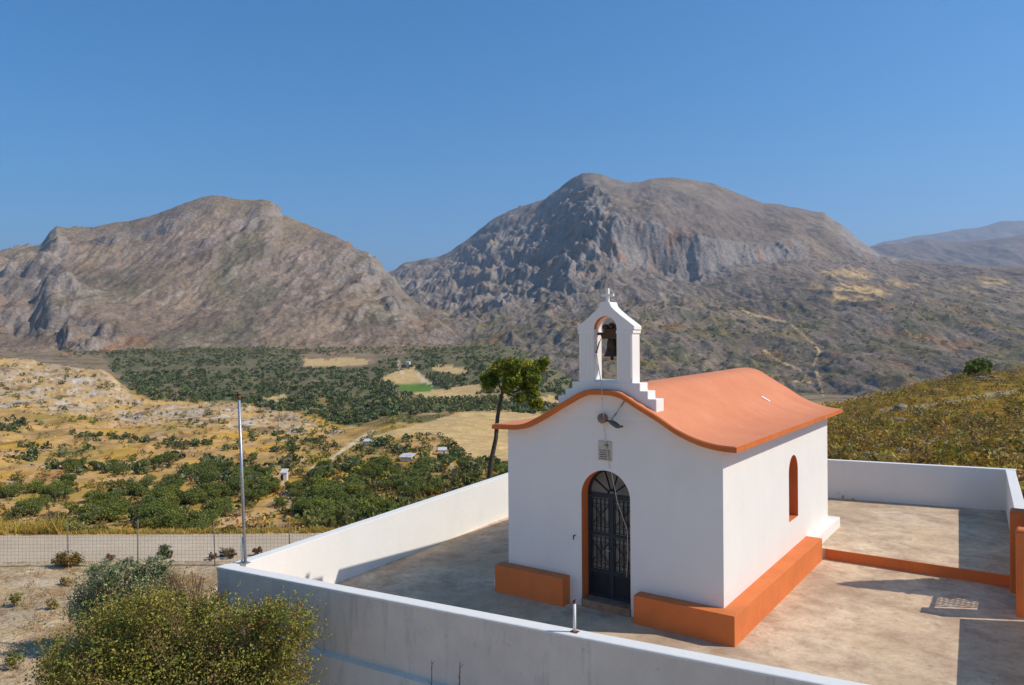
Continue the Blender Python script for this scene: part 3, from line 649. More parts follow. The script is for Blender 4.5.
g = MB(); g.box(9.79, 9.81, 4.91, 6.1, .14, .86); loc(g.build('panel', M['iron']), gt)
g = MB()
for i in range(8):
    yy = 5.14+i*.12
    for zz in (.92, 1.13, 1.34, 1.55): g.tube([(9.8, yy, zz), (9.8, yy+.12, zz+.21)], .016, 6); g.tube([(9.8, yy+.12, zz), (9.8, yy, zz+.21)], .016, 6)
loc(g.build('lattice', M['iron']), gt)

# ------------------------------------------------------------------ chapel
ch = empty('chapel', (2.5, 4.5, 0)); tag(ch, 'small white chapel with a curved terracotta roof and a bell gable', 'chapel')
def P(mb, name, mat, par=None, bevel=0, seg=2):
    o = mb.build(name, mat, None, bevel, seg)
    if par is None: return loc(o, ch)
    o.parent = par; o.matrix_parent_inverse = par.matrix_world.inverted() if False else Matrix.Identity(4); 
    return o
TOPX = [-.39, 0.0, .30, .50, .68, .96, 1.33, 1.66, 1.87, 2.03, 2.18, 2.45, 2.72, 2.86, 2.98, 3.2, 3.45, 3.745, 4.115, 4.42, 4.70, 4.995, 5.34]
TOPZ = [3.832, 3.84, 3.85, 3.885, 3.965, 4.105, 4.317, 4.497, 4.610, 4.682, 4.715, 4.722, 4.712, 4.69, 4.64, 4.51, 4.377, 4.224, 4.0, 3.868, 3.785, 3.735, 3.725]
tx = np.linspace(-.39, 5.34, 90); tz = np.interp(tx, TOPX, TOPZ); tz = np.convolve(np.pad(tz, 2, 'edge'), [.1, .2, .4, .2, .1], 'valid')
def rz(x, y): return np.interp(x, tx, tz)+.19*np.clip(1-abs(x-2.47)/2.75, 0, 1)*(y+.22)/9.6
def slab(x_in, y0, y1, up, dn, ny=16):
    m = MB(); X = np.clip(tx, tx[0]+x_in, tx[-1]-x_in); ysr = np.linspace(y0, y1, ny); V = []
    nx = len(X)
    for y in ysr: V += [(x, y, rz(x, y)+up) for x in X]
    for y in ysr: V += [(x, y, rz(x, y)+dn) for x in X]
    T = lambda j, i: j*nx+i; B = lambda j, i: (ny+j)*nx+i; fs = []
    for j in range(ny-1):
        for i in range(nx-1): fs += [(T(j, i), T(j, i+1), T(j+1, i+1), T(j+1, i)), (B(j, i), B(j+1, i), B(j+1, i+1), B(j, i+1))]
        fs += [(T(j, 0), T(j+1, 0), B(j+1, 0), B(j, 0)), (T(j, nx-1), B(j, nx-1), B(j+1, nx-1), T(j+1, nx-1))]
    for i in range(nx-1): fs += [(T(0, i), B(0, i), B(0, i+1), T(0, i+1)), (T(ny-1, i), T(ny-1, i+1), B(ny-1, i+1), B(ny-1, i))]
    return m.add(V, fs)
roof = P(slab(.035, -.185, 9.42, 0, -.05), 'roof', M['roof'])
P(slab(0, -.22, 9.45, -.014, -.112), 'eave_trim', M['trim'], roof)
pt = MB(); q0 = at_depth(762.3, 397, 19.2); 
def roof_hit(px, py):
    d = ray(px, py); lo, hi = 8., 40.
    for t in np.linspace(8, 40, 4000):
        p = CAM+d*t
        if p[2] < rz(p[0], p[1])+.003: return p
a, b = roof_hit(761.8, 397), roof_hit(769.6, 401.5); dd = (b-a); nn = np.array([0, 1, 0])*.07
pt.hexa([a-nn, b-nn, b+nn, a+nn, a-nn+[0, 0, .02], b-nn+[0, 0, .02], b+nn+[0, 0, .02], a+nn+[0, 0, .02]])
P(pt, 'patch', M['white_clean'], roof)

arc = lambda cx, cz, r, a0, a1, n: [(cx+r*math.cos(a0+(a1-a0)*k/n), cz+r*math.sin(a0+(a1-a0)*k/n)) for k in range(n+1)]
DX, DR, DS = 2.45, .58, 2.405
top_in = [(x, rz(x, .0)-.075) for x in np.linspace(5, -.085, 70)]
front = [(-.085, -.05), (DX-DR, -.05)]+arc(DX, DS, DR, math.pi, 0, 28)+[(DX+DR, -.05), (5, -.05)]+top_in
wl = MB(); n = len(front)
wl.add([(x, 0, z) for x, z in front], [tuple(range(n))])
back = [(-.085, -.05), (5, -.05)]+[(x, rz(x, 9.)-.075) for x in np.linspace(5, -.085, 70)]
wl.add([(x, 9.0, z) for x, z in back], [tuple(range(len(back)))])
WY0, WY1, WZ0, WS = 4.75, 5.6, 1.27, 2.87-.425; WC = (WY0+WY1)/2; WR = .425
def side(x):
    zt = lambda y: rz(x, y)-.075
    wl.add([(x, 0, -.05), (x, WY0, -.05), (x, WY0, zt(WY0)), (x, 0, zt(0))], [(0, 1, 2, 3)])
    wl.add([(x, WY1, -.05), (x, 9, -.05), (x, 9, zt(9)), (x, WY1, zt(WY1))], [(0, 1, 2, 3)])
    wl.add([(x, WY0, -.05), (x, WY1, -.05), (x, WY1, WZ0), (x, WY0, WZ0)], [(0, 1, 2, 3)])
    up = [(x, yy, zz) for yy, zz in arc(WC, WS, WR, math.pi, 0, 24)]+[(x, WY1, zt(WY1)), (x, WY0, zt(WY0))]
    wl.add(up, [tuple(range(len(up)))])
side(5.0)
wl.add([(-.085, 0, -.05), (-.085, 9, -.05), (-.085, 9, rz(-.085, 9)-.075), (-.085, 0, rz(-.085, 0)-.075)], [(0, 1, 2, 3)])
wall = P(wl, 'wall', M['white'])
# plinths
D2 = .32
p1 = MB(); p1.prism([(3.243, -.313), (5.31, -.313), (5.40, 6.42), (5.003, 6.42), (5.003, -.003), (3.243, -.003)], 'z', -.02, .575)
o = P(p1, 'plinth', M['terracotta'], None, .012)
p2 = MB(); p2.box(-.25, 1.57, -.32, -.003, -.02, .609); P(p2, 'plinth', M['terracotta'], None, .012)
p3 = MB(); p3.prism([(5.003, 6.425), (5.26, 6.425), (5.27, 9.32), (-.3, 9.32), (-.3, 9.003), (5.003, 9.003)], 'z', 0, .545)
o = P(p3, 'plinth', M['white_clean'], None, .012); o['label'] = 'white painted plinth round the rear of the chapel'
p4 = MB(); p4.prism([(-.46, -.06), (-.088, -.06), (-.088, 9.0), (-.46, 9.0)], 'z', -.02, .18)
o = P(p4, 'plinth', M['white_clean'], None, .012); o['label'] = 'low white plinth along the valley side of the chapel'
# door
def reveal(pts3a, pts3b):
    m = MB(); n = len(pts3a); m.add(list(pts3a)+list(pts3b), [(i, i+1, n+i+1, n+i) for i in range(n-1)]); return m
oa = [(DX-DR, 0.02)]+arc(DX, DS, DR, math.pi, 0, 28)+[(DX+DR, 0.02)]
sr = reveal([(x, -.004, z) for x, z in oa], [(x, .42, z) for x, z in oa])
dsur = P(sr, 'door_surround', M['terracotta'])
dsp = MB(); dsp.box(DX-DR+.004, DX+DR-.004, -.05, .36, -.02, .165); P(dsp, 'doorstep', M['tile'], None, .01)
dr = MB(); LY = .31
def fr(m, x0, x1, z0, z1, y0=LY-.03, y1=LY+.03): m.box(x0, x1, y0, y1, z0, z1)
X0, X1 = DX-DR+.006, DX+DR-.006
fr(dr, X0, X0+.07, .17, 2.40); fr(dr, X1-.07, X1, .17, 2.40); fr(dr, X0+.07, X1-.07, 2.33, 2.43); fr(dr, DX-.045, DX+.045, .17, 2.33)
fr(dr, X0+.07, DX-.045, .17, .24); fr(dr, DX+.045, X1-.07, .17, .24); fr(dr, X0+.07, DX-.045, .68, .76); fr(dr, DX+.045, X1-.07, .68, .76)
fr(dr, X0+.07, DX-.045, 1.5, 1.56); fr(dr, DX+.045, X1-.07, 1.5, 1.56)
ring = arc(DX, DS+.02, DR-.006, 0, math.pi, 24)+arc(DX, DS+.02, DR-.07, math.pi, 0, 24)
dr.prism(ring, 'y', LY-.03, LY+.03)
door = P(dr, 'door', M['door'])
fl = MB(); fl.prism(arc(DX, DS+.02, DR-.06, 0, math.pi, 24), 'y', LY-.004, LY+.012); P(fl, 'fanlight', M['glass'], door)
fb = MB()
for a in (36, 72, 108, 144):
    ar = math.radians(a); fb.tube([(DX+.07*math.cos(ar), LY-.012, DS+.02+.07*math.sin(ar)), (DX+.53*math.cos(ar), LY-.012, DS+.02+.53*math.sin(ar))], .016, 6)
fb.tube([(x, LY-.012, z) for x, z in arc(DX, DS+.03, .09, 0, math.pi, 10)], .014, 6)
P(fb, 'fanlight_bar', M['iron'], door)
for xa, xb in ((X0+.07, DX-.045), (DX+.045, X1-.07)):
    kp = MB(); kp.box(xa, xb, LY-.012, LY+.012, .24, .68); P(kp, 'kick_panel', M['navy'], door)
    gl = MB(); gl.box(xa, xb, LY+.004, LY+.016, .76, 1.5); gl.box(xa, xb, LY+.004, LY+.016, 1.56, 2.33); P(gl, 'glazing', M['glass'], door)
    gr = MB(); xm = (xa+xb)/2
    for z0, z1 in ((.78, 1.48), (1.58, 2.31)):
        zm = (z0+z1)/2
        for k in range(5): xk = xa+.03+(xb-xa-.06)*k/4; gr.box(xk-.006, xk+.006, LY-.02, LY-.006, z0, z1)
        for zz in (z0+.02, z0+.12, z1-.12, z1-.02): gr.box(xa+.01, xb-.01, LY-.024, LY-.021, zz-.006, zz+.006)
        gr.tube([(xa+.04, LY-.03, zm-.2), (xm, LY-.03, zm+.02), (xb-.04, LY-.03, zm-.2)], .009, 5); gr.tube([(xa+.04, LY-.03, zm+.22), (xm, LY-.03, zm), (xb-.04, LY-.03, zm+.22)], .009, 5)
        for s_ in (-1, 1): gr.tube([(xm+s_*.05*math.cos(t), LY-.03, zm+s_*.13+.07*math.sin(t)) for t in np.linspace(0, 2*math.pi, 13)], .007, 5)
    P(gr, 'grille', M['iron'], door)
hd = MB(); hd.tube([(DX-.02, LY-.04, 1.22), (DX-.02, LY-.09, 1.22), (DX-.12, LY-.09, 1.22)], .012, 6); P(hd, 'handle', M['galv'], door)
# window
wa = [(WY0, WZ0)]+arc(WC, WS, WR, math.pi, 0, 24)+[(WY1, WZ0), (WY0, WZ0)]
wn = reveal([(5.004, y, z) for y, z in wa], [(4.62, y, z) for y, z in wa]); win = P(wn, 'window', M['terracotta'])
wg = MB(); wg.prism(wa[:-1], 'x', 4.60, 4.63); P(wg, 'pane', M['glass'], win)
wf = MB(); wf.box(4.625, 4.65, WC-.02, WC+.02, WZ0, 2.86); wf.box(4.625, 4.65, WY0, WC-.02, 2.1, 2.14); wf.box(4.625, 4.65, WC+.02, WY1, 2.1, 2.14); P(wf, 'window_bar', M['door'], win)
# belfry
BX, B0, B1 = 2.465, -.01, .37
b = MB(); b.prism([(BX-1.17, 4.12), (BX+1.17, 4.12), (BX+1.17, 4.545), (BX+.985, 4.545), (BX+.985, 4.705), (BX+.81, 4.705), (BX+.81, 4.865), (BX-.81, 4.865), (BX-.81, 4.705), (BX-.985, 4.705), (BX-.985, 4.545), (BX-1.17, 4.545)], 'y', B0, B1)
bel = P(b, 'belfry', M['white_clean'], None, .022, 3)
OR, OS = .272, 6.0
b = MB(); out = [(BX-.635, 4.85), (BX-OR, 4.85)]+arc(BX, OS, OR, math.pi, 0, 20)+[(BX+OR, 4.85), (BX+.635, 4.85), (BX+.635, 5.97), (BX+.68, 5.975), (BX+.68, 6.05)]
out += [(BX+.52, 6.17), (BX+.36, 6.285), (BX+.22, 6.40), (BX+.145, 6.475), (BX+.118, 6.54), (BX+.105, 6.575), (BX-.105, 6.575), (BX-.118, 6.54), (BX-.145, 6.475), (BX-.22, 6.40), (BX-.36, 6.285), (BX-.52, 6.17), (BX-.68, 6.05), (BX-.68, 5.975), (BX-.635, 5.97)]
b.prism(out, 'y', B0+.012, B1-.012); P(b, 'bell_gable', M['white_clean'], bel, .008)
for s_ in (-1, 1):
    b = MB()
    xa, xb = sorted((BX+s_*.262, BX+s_*.66)); b.box(xa, xb, B0+.003, B1-.003, 5.90, 5.965)
    for u in (.31, .405, .5, .595): xa, xb = sorted((BX+s_*(u-.018), BX+s_*(u+.018))); b.box(xa, xb, B0-.004, B0+.03, 4.95, 5.88)
    P(b, 'capital', M['white_clean'], bel, .006)
b = MB(); b.box(BX-.262, BX+.262, B0+.05, B1-.05, 4.86, 4.915); P(b, 'sill', M['white_clean'], bel)
rl = reveal([(x, B0+.03, z) for x, z in arc(BX, OS, OR-.004, math.pi, 0, 20)], [(x, B0+.15, z) for x, z in arc(BX, OS, OR-.004, math.pi, 0, 20)])
P(rl, 'arch_lining', M['terracotta'], bel)
b = MB(); b.box(BX-.02-.028, BX-.02+.028, .152, .208, 6.57, 6.875); b.box(BX-.02-.14, BX-.02-.028, .154, .206, 6.70, 6.752); b.box(BX-.02+.028, BX-.02+.14, .154, .206, 6.70, 6.752); P(b, 'cross', M['white_clean'], bel)
# hook beside the door
h = MB(); h.tube([(1.70, 0, 1.50), (1.70, -.06, 1.50), (1.70, -.07, 1.42)], .016, 6); P(h, 'hook', M['rust'])

# bell, rope, lamp, plaque
bl_ = empty('church_bell', (2.55, .18, 5.4)); tag(bl_, 'dark bronze church bell hanging in the white arch below the cross', 'bell')
m = MB(); m.lathe([(.0, 5.80), (.06, 5.80), (.095, 5.775), (.11, 5.72), (.118, 5.62), (.132, 5.54), (.158, 5.47), (.188, 5.425), (.186, 5.41), (.165, 5.42), (.12, 5.5), (.0, 5.52)], (2.54, .18, 0), 24)
loc(m.build('bell_body', M['bronze']), bl_)
m = MB(); m.box(2.38, 2.69, .1, .26, 5.79, 6.0); m.tube([(2.19, .18, 5.9), (2.74, .18, 5.9)], .03, 8)
for x, z in ((2.40, 6.03), (2.68, 6.05), (2.36, 5.86), (2.71, 5.83), (2.54, 6.06)):
    m.lathe([(0, -.075), (.055, -.06), (.078, 0), (.055, .06), (0, .075)], (x, .17, z), 10)
loc(m.build('headstock', M['bronze']), bl_)
m = MB(); m.tube([(2.54, .18, 5.6), (2.545, .17, 5.4)], .014, 6); m.lathe([(0, -.045), (.035, -.03), (.04, 0), (.03, .03), (0, .04)], (2.545, .17, 5.37), 10); loc(m.build('clapper', M['bronze']), bl_)
m = MB(); m.tube([(2.36, .12, 5.88), (2.29, .06, 5.7), (2.25, .02, 5.5)], .014, 6); m.lathe([(0, -.03), (.03, 0), (0, .03)], (2.25, .02, 5.5), 8); loc(m.build('lever', M['rust']), bl_)
def ony(px, py, y): d = ray(px, py); return CAM+d*((y-CAM[1])/d[1])
rp = [(2.25, .01, 5.49), tuple(ony(601.2, 383, -.06)), tuple(ony(601.8, 390, -.245)), tuple(ony(602.6, 404, -.2)), tuple(ony(604.2, 425, -.07)), tuple(ony(605.5, 440, -.05)), tuple(ony(609, 466, -.04)), tuple(ony(611.5, 472, .05)), tuple(ony(617, 500, .2)), tuple(ony(627.5, 531, .22)), tuple(ony(628, 556, .22)), tuple(ony(626.5, 577, .22))]
m = MB(); m.tube(rp, .009, 5); tag(m.build('bell_rope', M['rope']), 'thin white bell rope falling from the arch across the dark door', 'rope')
lp = empty('wall_lamp', (2.5, -.05, 4.1)); tag(lp, 'old grey floodlight on an arm above the door of the chapel', 'lamp')
m = MB(); m.lathe([(.0, 0), (.1, 0), (.11, .03), (.11, .1), (.09, .13), (0, .13)], (2.43, 0, 4.1), 8, (0, -1, 0)); loc(m.build('junction_box', M['brown_plastic']), lp)
m = MB(); m.tube([(2.52, -.06, 4.06), (2.6, -.12, 4.06), (2.7, -.2, 4.03)], .02, 7); loc(m.build('arm', M['olive_metal']), lp)
m = MB(); m.tube([(2.62, -.14, 4.06), (2.70, -.19, 4.045), (2.80, -.24, 4.02), (2.89, -.28, 3.985), (2.95, -.3, 3.97)], [.02, .05, .06, .055, .03], 10); m.tube([(2.93, -.3, 3.985), (3.03, -.33, 3.985)], .025, 7); loc(m.build('lamp_head', M['olive_metal']), lp)
m = MB(); m.tube([(2.71, -.2, 4.10), (2.78, -.12, 4.22)], .022, 7); m.tube([(2.78, -.12, 4.22), (2.93, -.01, 4.5)], .014, 7); loc(m.build('stay', M['galv']), lp)
pq = empty('plaque', (2.46, 0, 3.4)); tag(pq, 'small cream plaque with a dark cross set over the door', 'plaque')
m = MB(); m.box(2.30, 2.62, -.025, .003, 3.2, 3.61); loc(m.build('panel', M['plaque'], None, .006), pq)
m = MB(); m.box(2.485, 2.515, -.030, -.026, 3.46, 3.58); m.box(2.455, 2.485, -.030, -.026, 3.515, 3.545); m.box(2.515, 2.545, -.030, -.026, 3.515, 3.545); loc(m.build('cross', M['ink']), pq)
m = MB()
for k, zz in enumerate((3.42, 3.375, 3.33, 3.285, 3.24)):
    x = 2.33+.01*(k % 2)
    while x < 2.58:
        wd = random.uniform(.012, .04); m.box(x, min(x+wd, 2.59), -.029, -.026, zz-.01, zz+.008); x += wd+random.uniform(.008, .016)
loc(m.build('lettering', M['ink']), pq)

# poles on the front wall
pb = on_z(243.2, 563, zF(-3.5)+.012)
fp = empty('flagpole', tuple(pb)); tag(fp, 'tall thin grey metal pole standing on the wall corner', 'pole')
pt_ = at_depth(239, 399, 15.35); pt_[2] = max(pt_[2], pb[2]+3.2)
m = MB(); m.tube([tuple(pb+np.array([.03, .03, 0])), tuple(pt_)], [.034, .03], 10); loc(m.build('pole', M['galv']), fp)
m = MB(); m.tube([tuple(pb+np.array([-.05, -.0, 0])), tuple(pb+np.array([-.052, 0, .52]))], .022, 8); loc(m.build('sleeve', M['white_clean']), fp)
m = MB(); m.tube([tuple(pt_-np.array([0, 0, .01])), tuple(pt_+np.array([0, 0, .07]))], .037, 10); loc(m.build('pole_cap', M['rust']), fp)
m = MB(); c = pb; m.box(c[0]-.09, c[0]+.12, c[1]-.07, c[1]+.1, c[2]-.001, c[2]+.012); loc(m.build('base_plate', M['galv']), fp)
sb = on_z(574.6, 632, zF(4.0)+.012)
sp_o = empty('pipe_stub', tuple(sb)); tag(sp_o, 'short white pipe with rusty ends standing on the front wall', 'pipe')
m = MB(); m.tube([tuple(sb), tuple(sb+np.array([0, 0, .44]))], .024, 8); loc(m.build('pipe', M['white_clean']), sp_o)
m = MB(); m.tube([tuple(sb+np.array([0, 0, .44])), tuple(sb+np.array([0, 0, .46]))], .03, 8); m.tube([tuple(sb+np.array([-.03, 0, .455])), tuple(sb+np.array([.03, 0, .5]))], .012, 6); loc(m.build('fitting', M['rust']), sp_o)
m = MB(); m.box(sb[0]-.06, sb[0]+.06, sb[1]-.05, sb[1]+.05, sb[2]-.001, sb[2]+.012); loc(m.build('base_plate', M['rust']), sp_o)

# ------------------------------------------------------------------ road and fence
m = MB(); V = []; pxs = np.arange(-700, 600, 6.)
for px in pxs:
    e0 = 22.2+.25*float(fbm(px/60, 1, 3, 5)); e1 = 25.0+.3*float(fbm(px/60, 7, 3, 6))
    for d in (e0-.3, e0, (e0+e1)/2, e1, e1+.3):
        z = float(base_z(px, d))+(.03 if e0-.01 <= d <= e1+.01 else -.05)
        V.append(world(np.array(px), np.array(d), z))
m.add(V, [(5*a+k, 5*a+k+1, 5*a+6+k, 5*a+5+k) for a in range(len(pxs)-1) for k in range(4)], True)
tag(m.build('dirt_road', M['road']), 'pale gravel road behind the wire fence', 'road', None, 'structure')
FD = 21.55
fn = empty('wire_fence', tuple(place(140, FD))); tag(fn, 'rusty wire mesh fence along the gravel road', 'fence')
def fpos(px, h): p = place(px, FD); return (p[0], p[1], p[2]+h)
for px in (-145, -74, -3, 67.5, 137, 214, 289, 362, 436):
    m = MB(); a = fpos(px, -.1); b2 = fpos(px+random.uniform(-1.5, 1.5), 1.32+random.uniform(-.06, .08)); m.tube([a, b2], .016, 6); loc(m.build('post', M['wire']), fn)
m = MB(); pp = np.arange(-145, 437, 3.7)
for px in pp: m.tube([fpos(px, .02), fpos(px, 1.0)], .0028, 3, False)
for k in range(10): m.tube([fpos(px, .04+k*.104) for px in np.arange(-145, 437, 20.)], .0028, 3, False)
loc(m.build('wire_mesh', M['wire']), fn)
# ------------------------------------------------------------------ vegetation
def cols_of(n, base, var, rng=RNG, hue=.12):
    base = np.asarray(base); k = rng.integers(0, len(base), n) if base.ndim == 2 else None
    c = base[k] if k is not None else np.broadcast_to(base, (n, 3))
    return np.clip(c*(1+rng.normal(0, var, (n, 1)))*(1+rng.normal(0, hue*.5, (n, 3))), .005, .8)
GREEN_OLIVE = np.array([lin(122, 128, 66), lin(100, 110, 58), lin(142, 142, 76), lin(110, 118, 64)])
# olive tree prototypes
PROTO = []
for k in range(5):
    rg = np.random.default_rng(100+k); nC = 11
    cen = np.c_[rg.uniform(-.62, .62, nC), rg.uniform(-.62, .62, nC), rg.uniform(.62, 1.25, nC)]
    rad = rg.uniform(.34, .55, nC)
    Pp = np.concatenate([cen[i]+ellipsoid_shell(190, (rad[i], rad[i], rad[i]*.8), rg, .5) for i in range(nC)])
    Pp = Pp[Pp[:, 2] > .22]
    cl = cols_of(len(Pp), GREEN_OLIVE, .18, rg)*np.array([(1, 1, 1), (.8, .84, .82), (1.22, 1.16, .95), (1.08, 1.05, 1.2), (.92, .95, .85)][k]); Vv, Ff, Cc = leaves(Pp, .068, cl, .6, 0, rg)
    PROTO.append((Vv, Ff, Cc))
def proto_mesh(k):
    Vv, Ff, Cc = PROTO[k]; o = mesh_np('crown', Vv, Ff, M['leaf'], None, Cc); return o
tr = MB(); tr.tube([(0, 0, -.2), (.03, .02, .25), (-.03, .03, .55), (.05, -.02, .9)], [.13, .1, .08, .04], 7); tr.tube([(-.02, .03, .45), (.25, .12, .85)], [.06, .025], 6); tr.tube([(0, 0, .4), (-.28, -.1, .85)], [.06, .025], 6)
trunk0 = tr.build('trunk', M['bark'])
# (strip or blob in the picture, half width, count, label of that cluster, size)
def strip(line, hw, n): return ('s', line, hw, n)
def blob(cx, cy, rx, ry, n): return ('b', (cx, cy, rx, ry), 0, n)
CL = [
 ('bright green tree in the clump on the yellow slope at the far left edge', 2.7, [blob(10, 424, 15, 9, 11), blob(38, 421, 1, 1, 1)]),
 ('dark olive tree in the curved hedge-like row below the rocky spur', 1.9, [strip([(70, 430), (86, 434), (110, 435), (140, 437), (180, 441)], 3.2, 40)]),
 ('olive tree standing apart on the bare yellow slope', 2.5, [blob(29, 444, 7, 1.5, 2), blob(27, 455, 9, 2, 3), blob(63, 444, 2, 1, 1), blob(61, 452, 4, 1, 2), blob(46, 445, 1, 1, 1), blob(88, 446, 1, 1, 1), blob(36, 488, 3, 1, 1)]),
 ('olive tree in the long terrace row across the yellow slope', 2.4, [strip([(42, 460), (62, 466), (80, 467), (112, 467), (140, 468), (165, 462), (182, 455)], 4.2, 38)]),
 ('olive tree in the pair beside the left edge of the slope', 2.8, [blob(10, 491, 10, 2, 4)]),
 ('olive tree in the slanting row above the yellow verge', 2.3, [strip([(70, 482), (64, 488), (50, 497), (36, 506), (22, 510)], 5, 20)]),
 ('olive tree in the ragged group at the middle of the slope', 2.3, [blob(98, 500, 7, 5, 7), blob(117, 495, 8, 5, 6), blob(136, 491, 9, 2.5, 6), blob(148, 483, 3, 4, 3), blob(112, 512, 9, 6, 9), blob(90, 518, 7, 4, 5)]),
 ('olive tree in the dense grove left of the metal pole', 2.3, [blob(160, 515, 20, 17, 30), blob(170, 490, 12, 9, 12), blob(205, 474, 30, 10, 30), blob(190, 500, 8, 5, 4), blob(212, 494, 11, 6, 8)]),
 ('olive tree in the dense grove right of the metal pole', 2.3, [blob(250, 485, 22, 14, 32), strip([(226, 508), (212, 518), (192, 532)], 4, 14)]),
 ('olive tree in the thin row beneath the rocky spur', 2.0, [strip([(180, 441), (215, 444), (240, 444)], 4, 16), strip([(200, 457), (222, 461), (252, 464), (288, 464)], 3.5, 20), blob(266, 435, 22, 5, 16), blob(310, 440, 25, 5, 14), blob(285, 448, 14, 3, 8)]),
 ('lone olive tree near the small white hut', 2.4, [blob(267, 475, 4, 1.5, 2), blob(295, 458, 6, 4, 3)]),
 ('olive tree on the slope right of the pale track', 2.3, [blob(316, 470, 12, 6, 12), blob(312, 492, 22, 9, 24), blob(330, 510, 20, 9, 18), blob(300, 510, 6, 5, 4)]),
 ('green tree in the wooded patch around the white farm buildings', 2.3, [blob(384, 468, 14, 7, 12), blob(402, 451, 7, 3, 5), blob(407, 438, 3, 3, 3), blob(435, 465, 16, 6, 14), blob(421, 475, 10, 6, 8), blob(455, 456, 6, 3, 4), blob(444, 447, 5, 3, 3), blob(383, 441, 5, 3, 3)]),
 ('bushy tree on the green slope above the white courtyard wall', 2.2, [blob(345, 490, 22, 9, 20), blob(360, 510, 30, 9, 24), blob(400, 488, 12, 6, 8), blob(372, 475, 8, 4, 5), blob(350, 465, 12, 8, 8), blob(420, 490, 22, 6, 12), blob(340, 520, 20, 6, 10)]),
 ('dark bush at the edge of the straw field beside the tall leaning tree', 2.0, [blob(470, 470, 14, 5, 8), blob(484, 463, 4, 3, 3), blob(462, 464, 4, 2, 2), blob(500, 468, 8, 8, 6)])]
trees = []
for ci, (lab, size, parts) in enumerate(CL):
    for typ, a, hw, n in parts:
        for _ in range(n):
            for _t in range(20):
                if typ == 'b':
                    ang = random.uniform(0, 2*math.pi); q = math.sqrt(random.random()); px = a[0]+a[2]*q*math.cos(ang); py = a[1]+a[3]*q*math.sin(ang)
                else:
                    seg = [math.dist(a[i], a[i+1]) for i in range(len(a)-1)]; u = random.random()*sum(seg); i = 0
                    while u > seg[i] and i < len(seg)-1: u -= seg[i]; i += 1
                    t = min(u/seg[i], 1); px = a[i][0]+(a[i+1][0]-a[i][0])*t; py = a[i][1]+(a[i+1][1]-a[i][1])*t+random.uniform(-hw, hw)
                if min(float(polydist(np.array(px), np.array(py), t)) for t in TRACKS) < 4: continue
                d = hit(px, py+1.5)
                if d is None: continue
                s = size*.7*random.uniform(.7, 1.2)
                p = place(px, d)
                if all((p[0]-o_[1][0])**2+(p[1]-o_[1][1])**2 > (.62*(s+o_[2]))**2*.42 for o_ in trees[-60:]): trees.append((ci, p, s, d)); break
trees.sort(key=lambda t: -t[2]/t[3])
crowns = [proto_mesh(k) for k in range(5)]
used = [False]*5; tused = False
def put(o, first):
    if first: return o
    c = o.copy(); COL.objects.link(c); return c
cnt = {}
for i, (ci, p, s, d) in enumerate(trees[:290]):
    lab = CL[ci][0]; r = empty('olive_tree', (float(p[0]), float(p[1]), float(p[2])-.1)); r.rotation_euler = (0, 0, random.uniform(0, 6.28)); r.scale = (s, s, s*random.uniform(.8, 1.0))
    tag(r, lab, 'olive tree', lab.replace('olive tree', 'olive trees').split(' tree ')[0]+' · ' if False else 'trees: '+lab)
    k = i % 5; c = put(crowns[k], not used[k]); used[k] = True; c.parent = r
    t = put(trunk0, not tused); tused = True; t.parent = r
# everything smaller and farther: groves and scrub as masses
def clumps(items, per, leaf, pal, rng, aspect=.7, flat=.75, var=.16):
    Ps, Cs, Sz = [], [], []
    for (p, r_) in items:
        q = ellipsoid_shell(per, (r_, r_, r_*flat), rng, .4)+np.array([p[0], p[1], p[2]+r_*flat*.7]); Ps.append(q)
        Cs.append(np.broadcast_to(cols_of(1, pal, .14, rng), (per, 3))*(1+rng.normal(0, var, (per, 1)))); Sz.append(np.full(per, leaf*r_))
    return leaves(np.concatenate(Ps), np.concatenate(Sz), np.clip(np.concatenate(Cs), .005, .7), aspect, 0, rng)
rg = np.random.default_rng(5)
items = [(p, s*.95) for (ci, p, s, d) in trees[290:]]
for poly in GROVE:
    xs_ = [q[0] for q in poly]; ys_ = [q[1] for q in poly]; k = 0
    while k < 7800:
        px, py = rg.uniform(min(xs_), max(xs_)), rg.uniform(min(ys_), max(ys_))
        k += 1
        qx, qy = px+22*float(fbm(px/30, py/10, 3, 84)), py+6*float(fbm(px/30+5, py/10, 3, 85))
        if not inpoly(np.array(qx), np.array(qy), poly) or any(inpoly(np.array(px), np.array(py-1), q) for q in STRAW+GREENF+[SPUR, ORCH]): continue
        if float(fbm(px/26, py/7, 4, 61)) < -.2: continue
        d = hit(px, py, 350)
        if d and d > 380: items.append((place(px, d), rg.uniform(1.3, 2.7)))
for i in range(19):                                   # orchard in rows
    for t in np.linspace(0, 1, 11):
        px = 392+6.0*i+12*t+rg.normal(0, .3); py = 399.5+12.5*t+rg.normal(0, .2)-(.12*i if i > 6 else 0); d = hit(px, py, 330)
        if d: items.append((place(px, d), rg.uniform(1.5, 2.1)))
Vv, Ff, Cc = clumps(items, 26, .42, np.array([lin(104, 112, 72), lin(84, 96, 60), lin(124, 124, 80), lin(96, 110, 62), lin(112, 112, 84)]), rg)
tag(mesh_np('olive_grove', Vv, Ff, M['leaf'], None, Cc), 'dark olive groves covering the valley floor', 'olive grove', None, 'stuff')
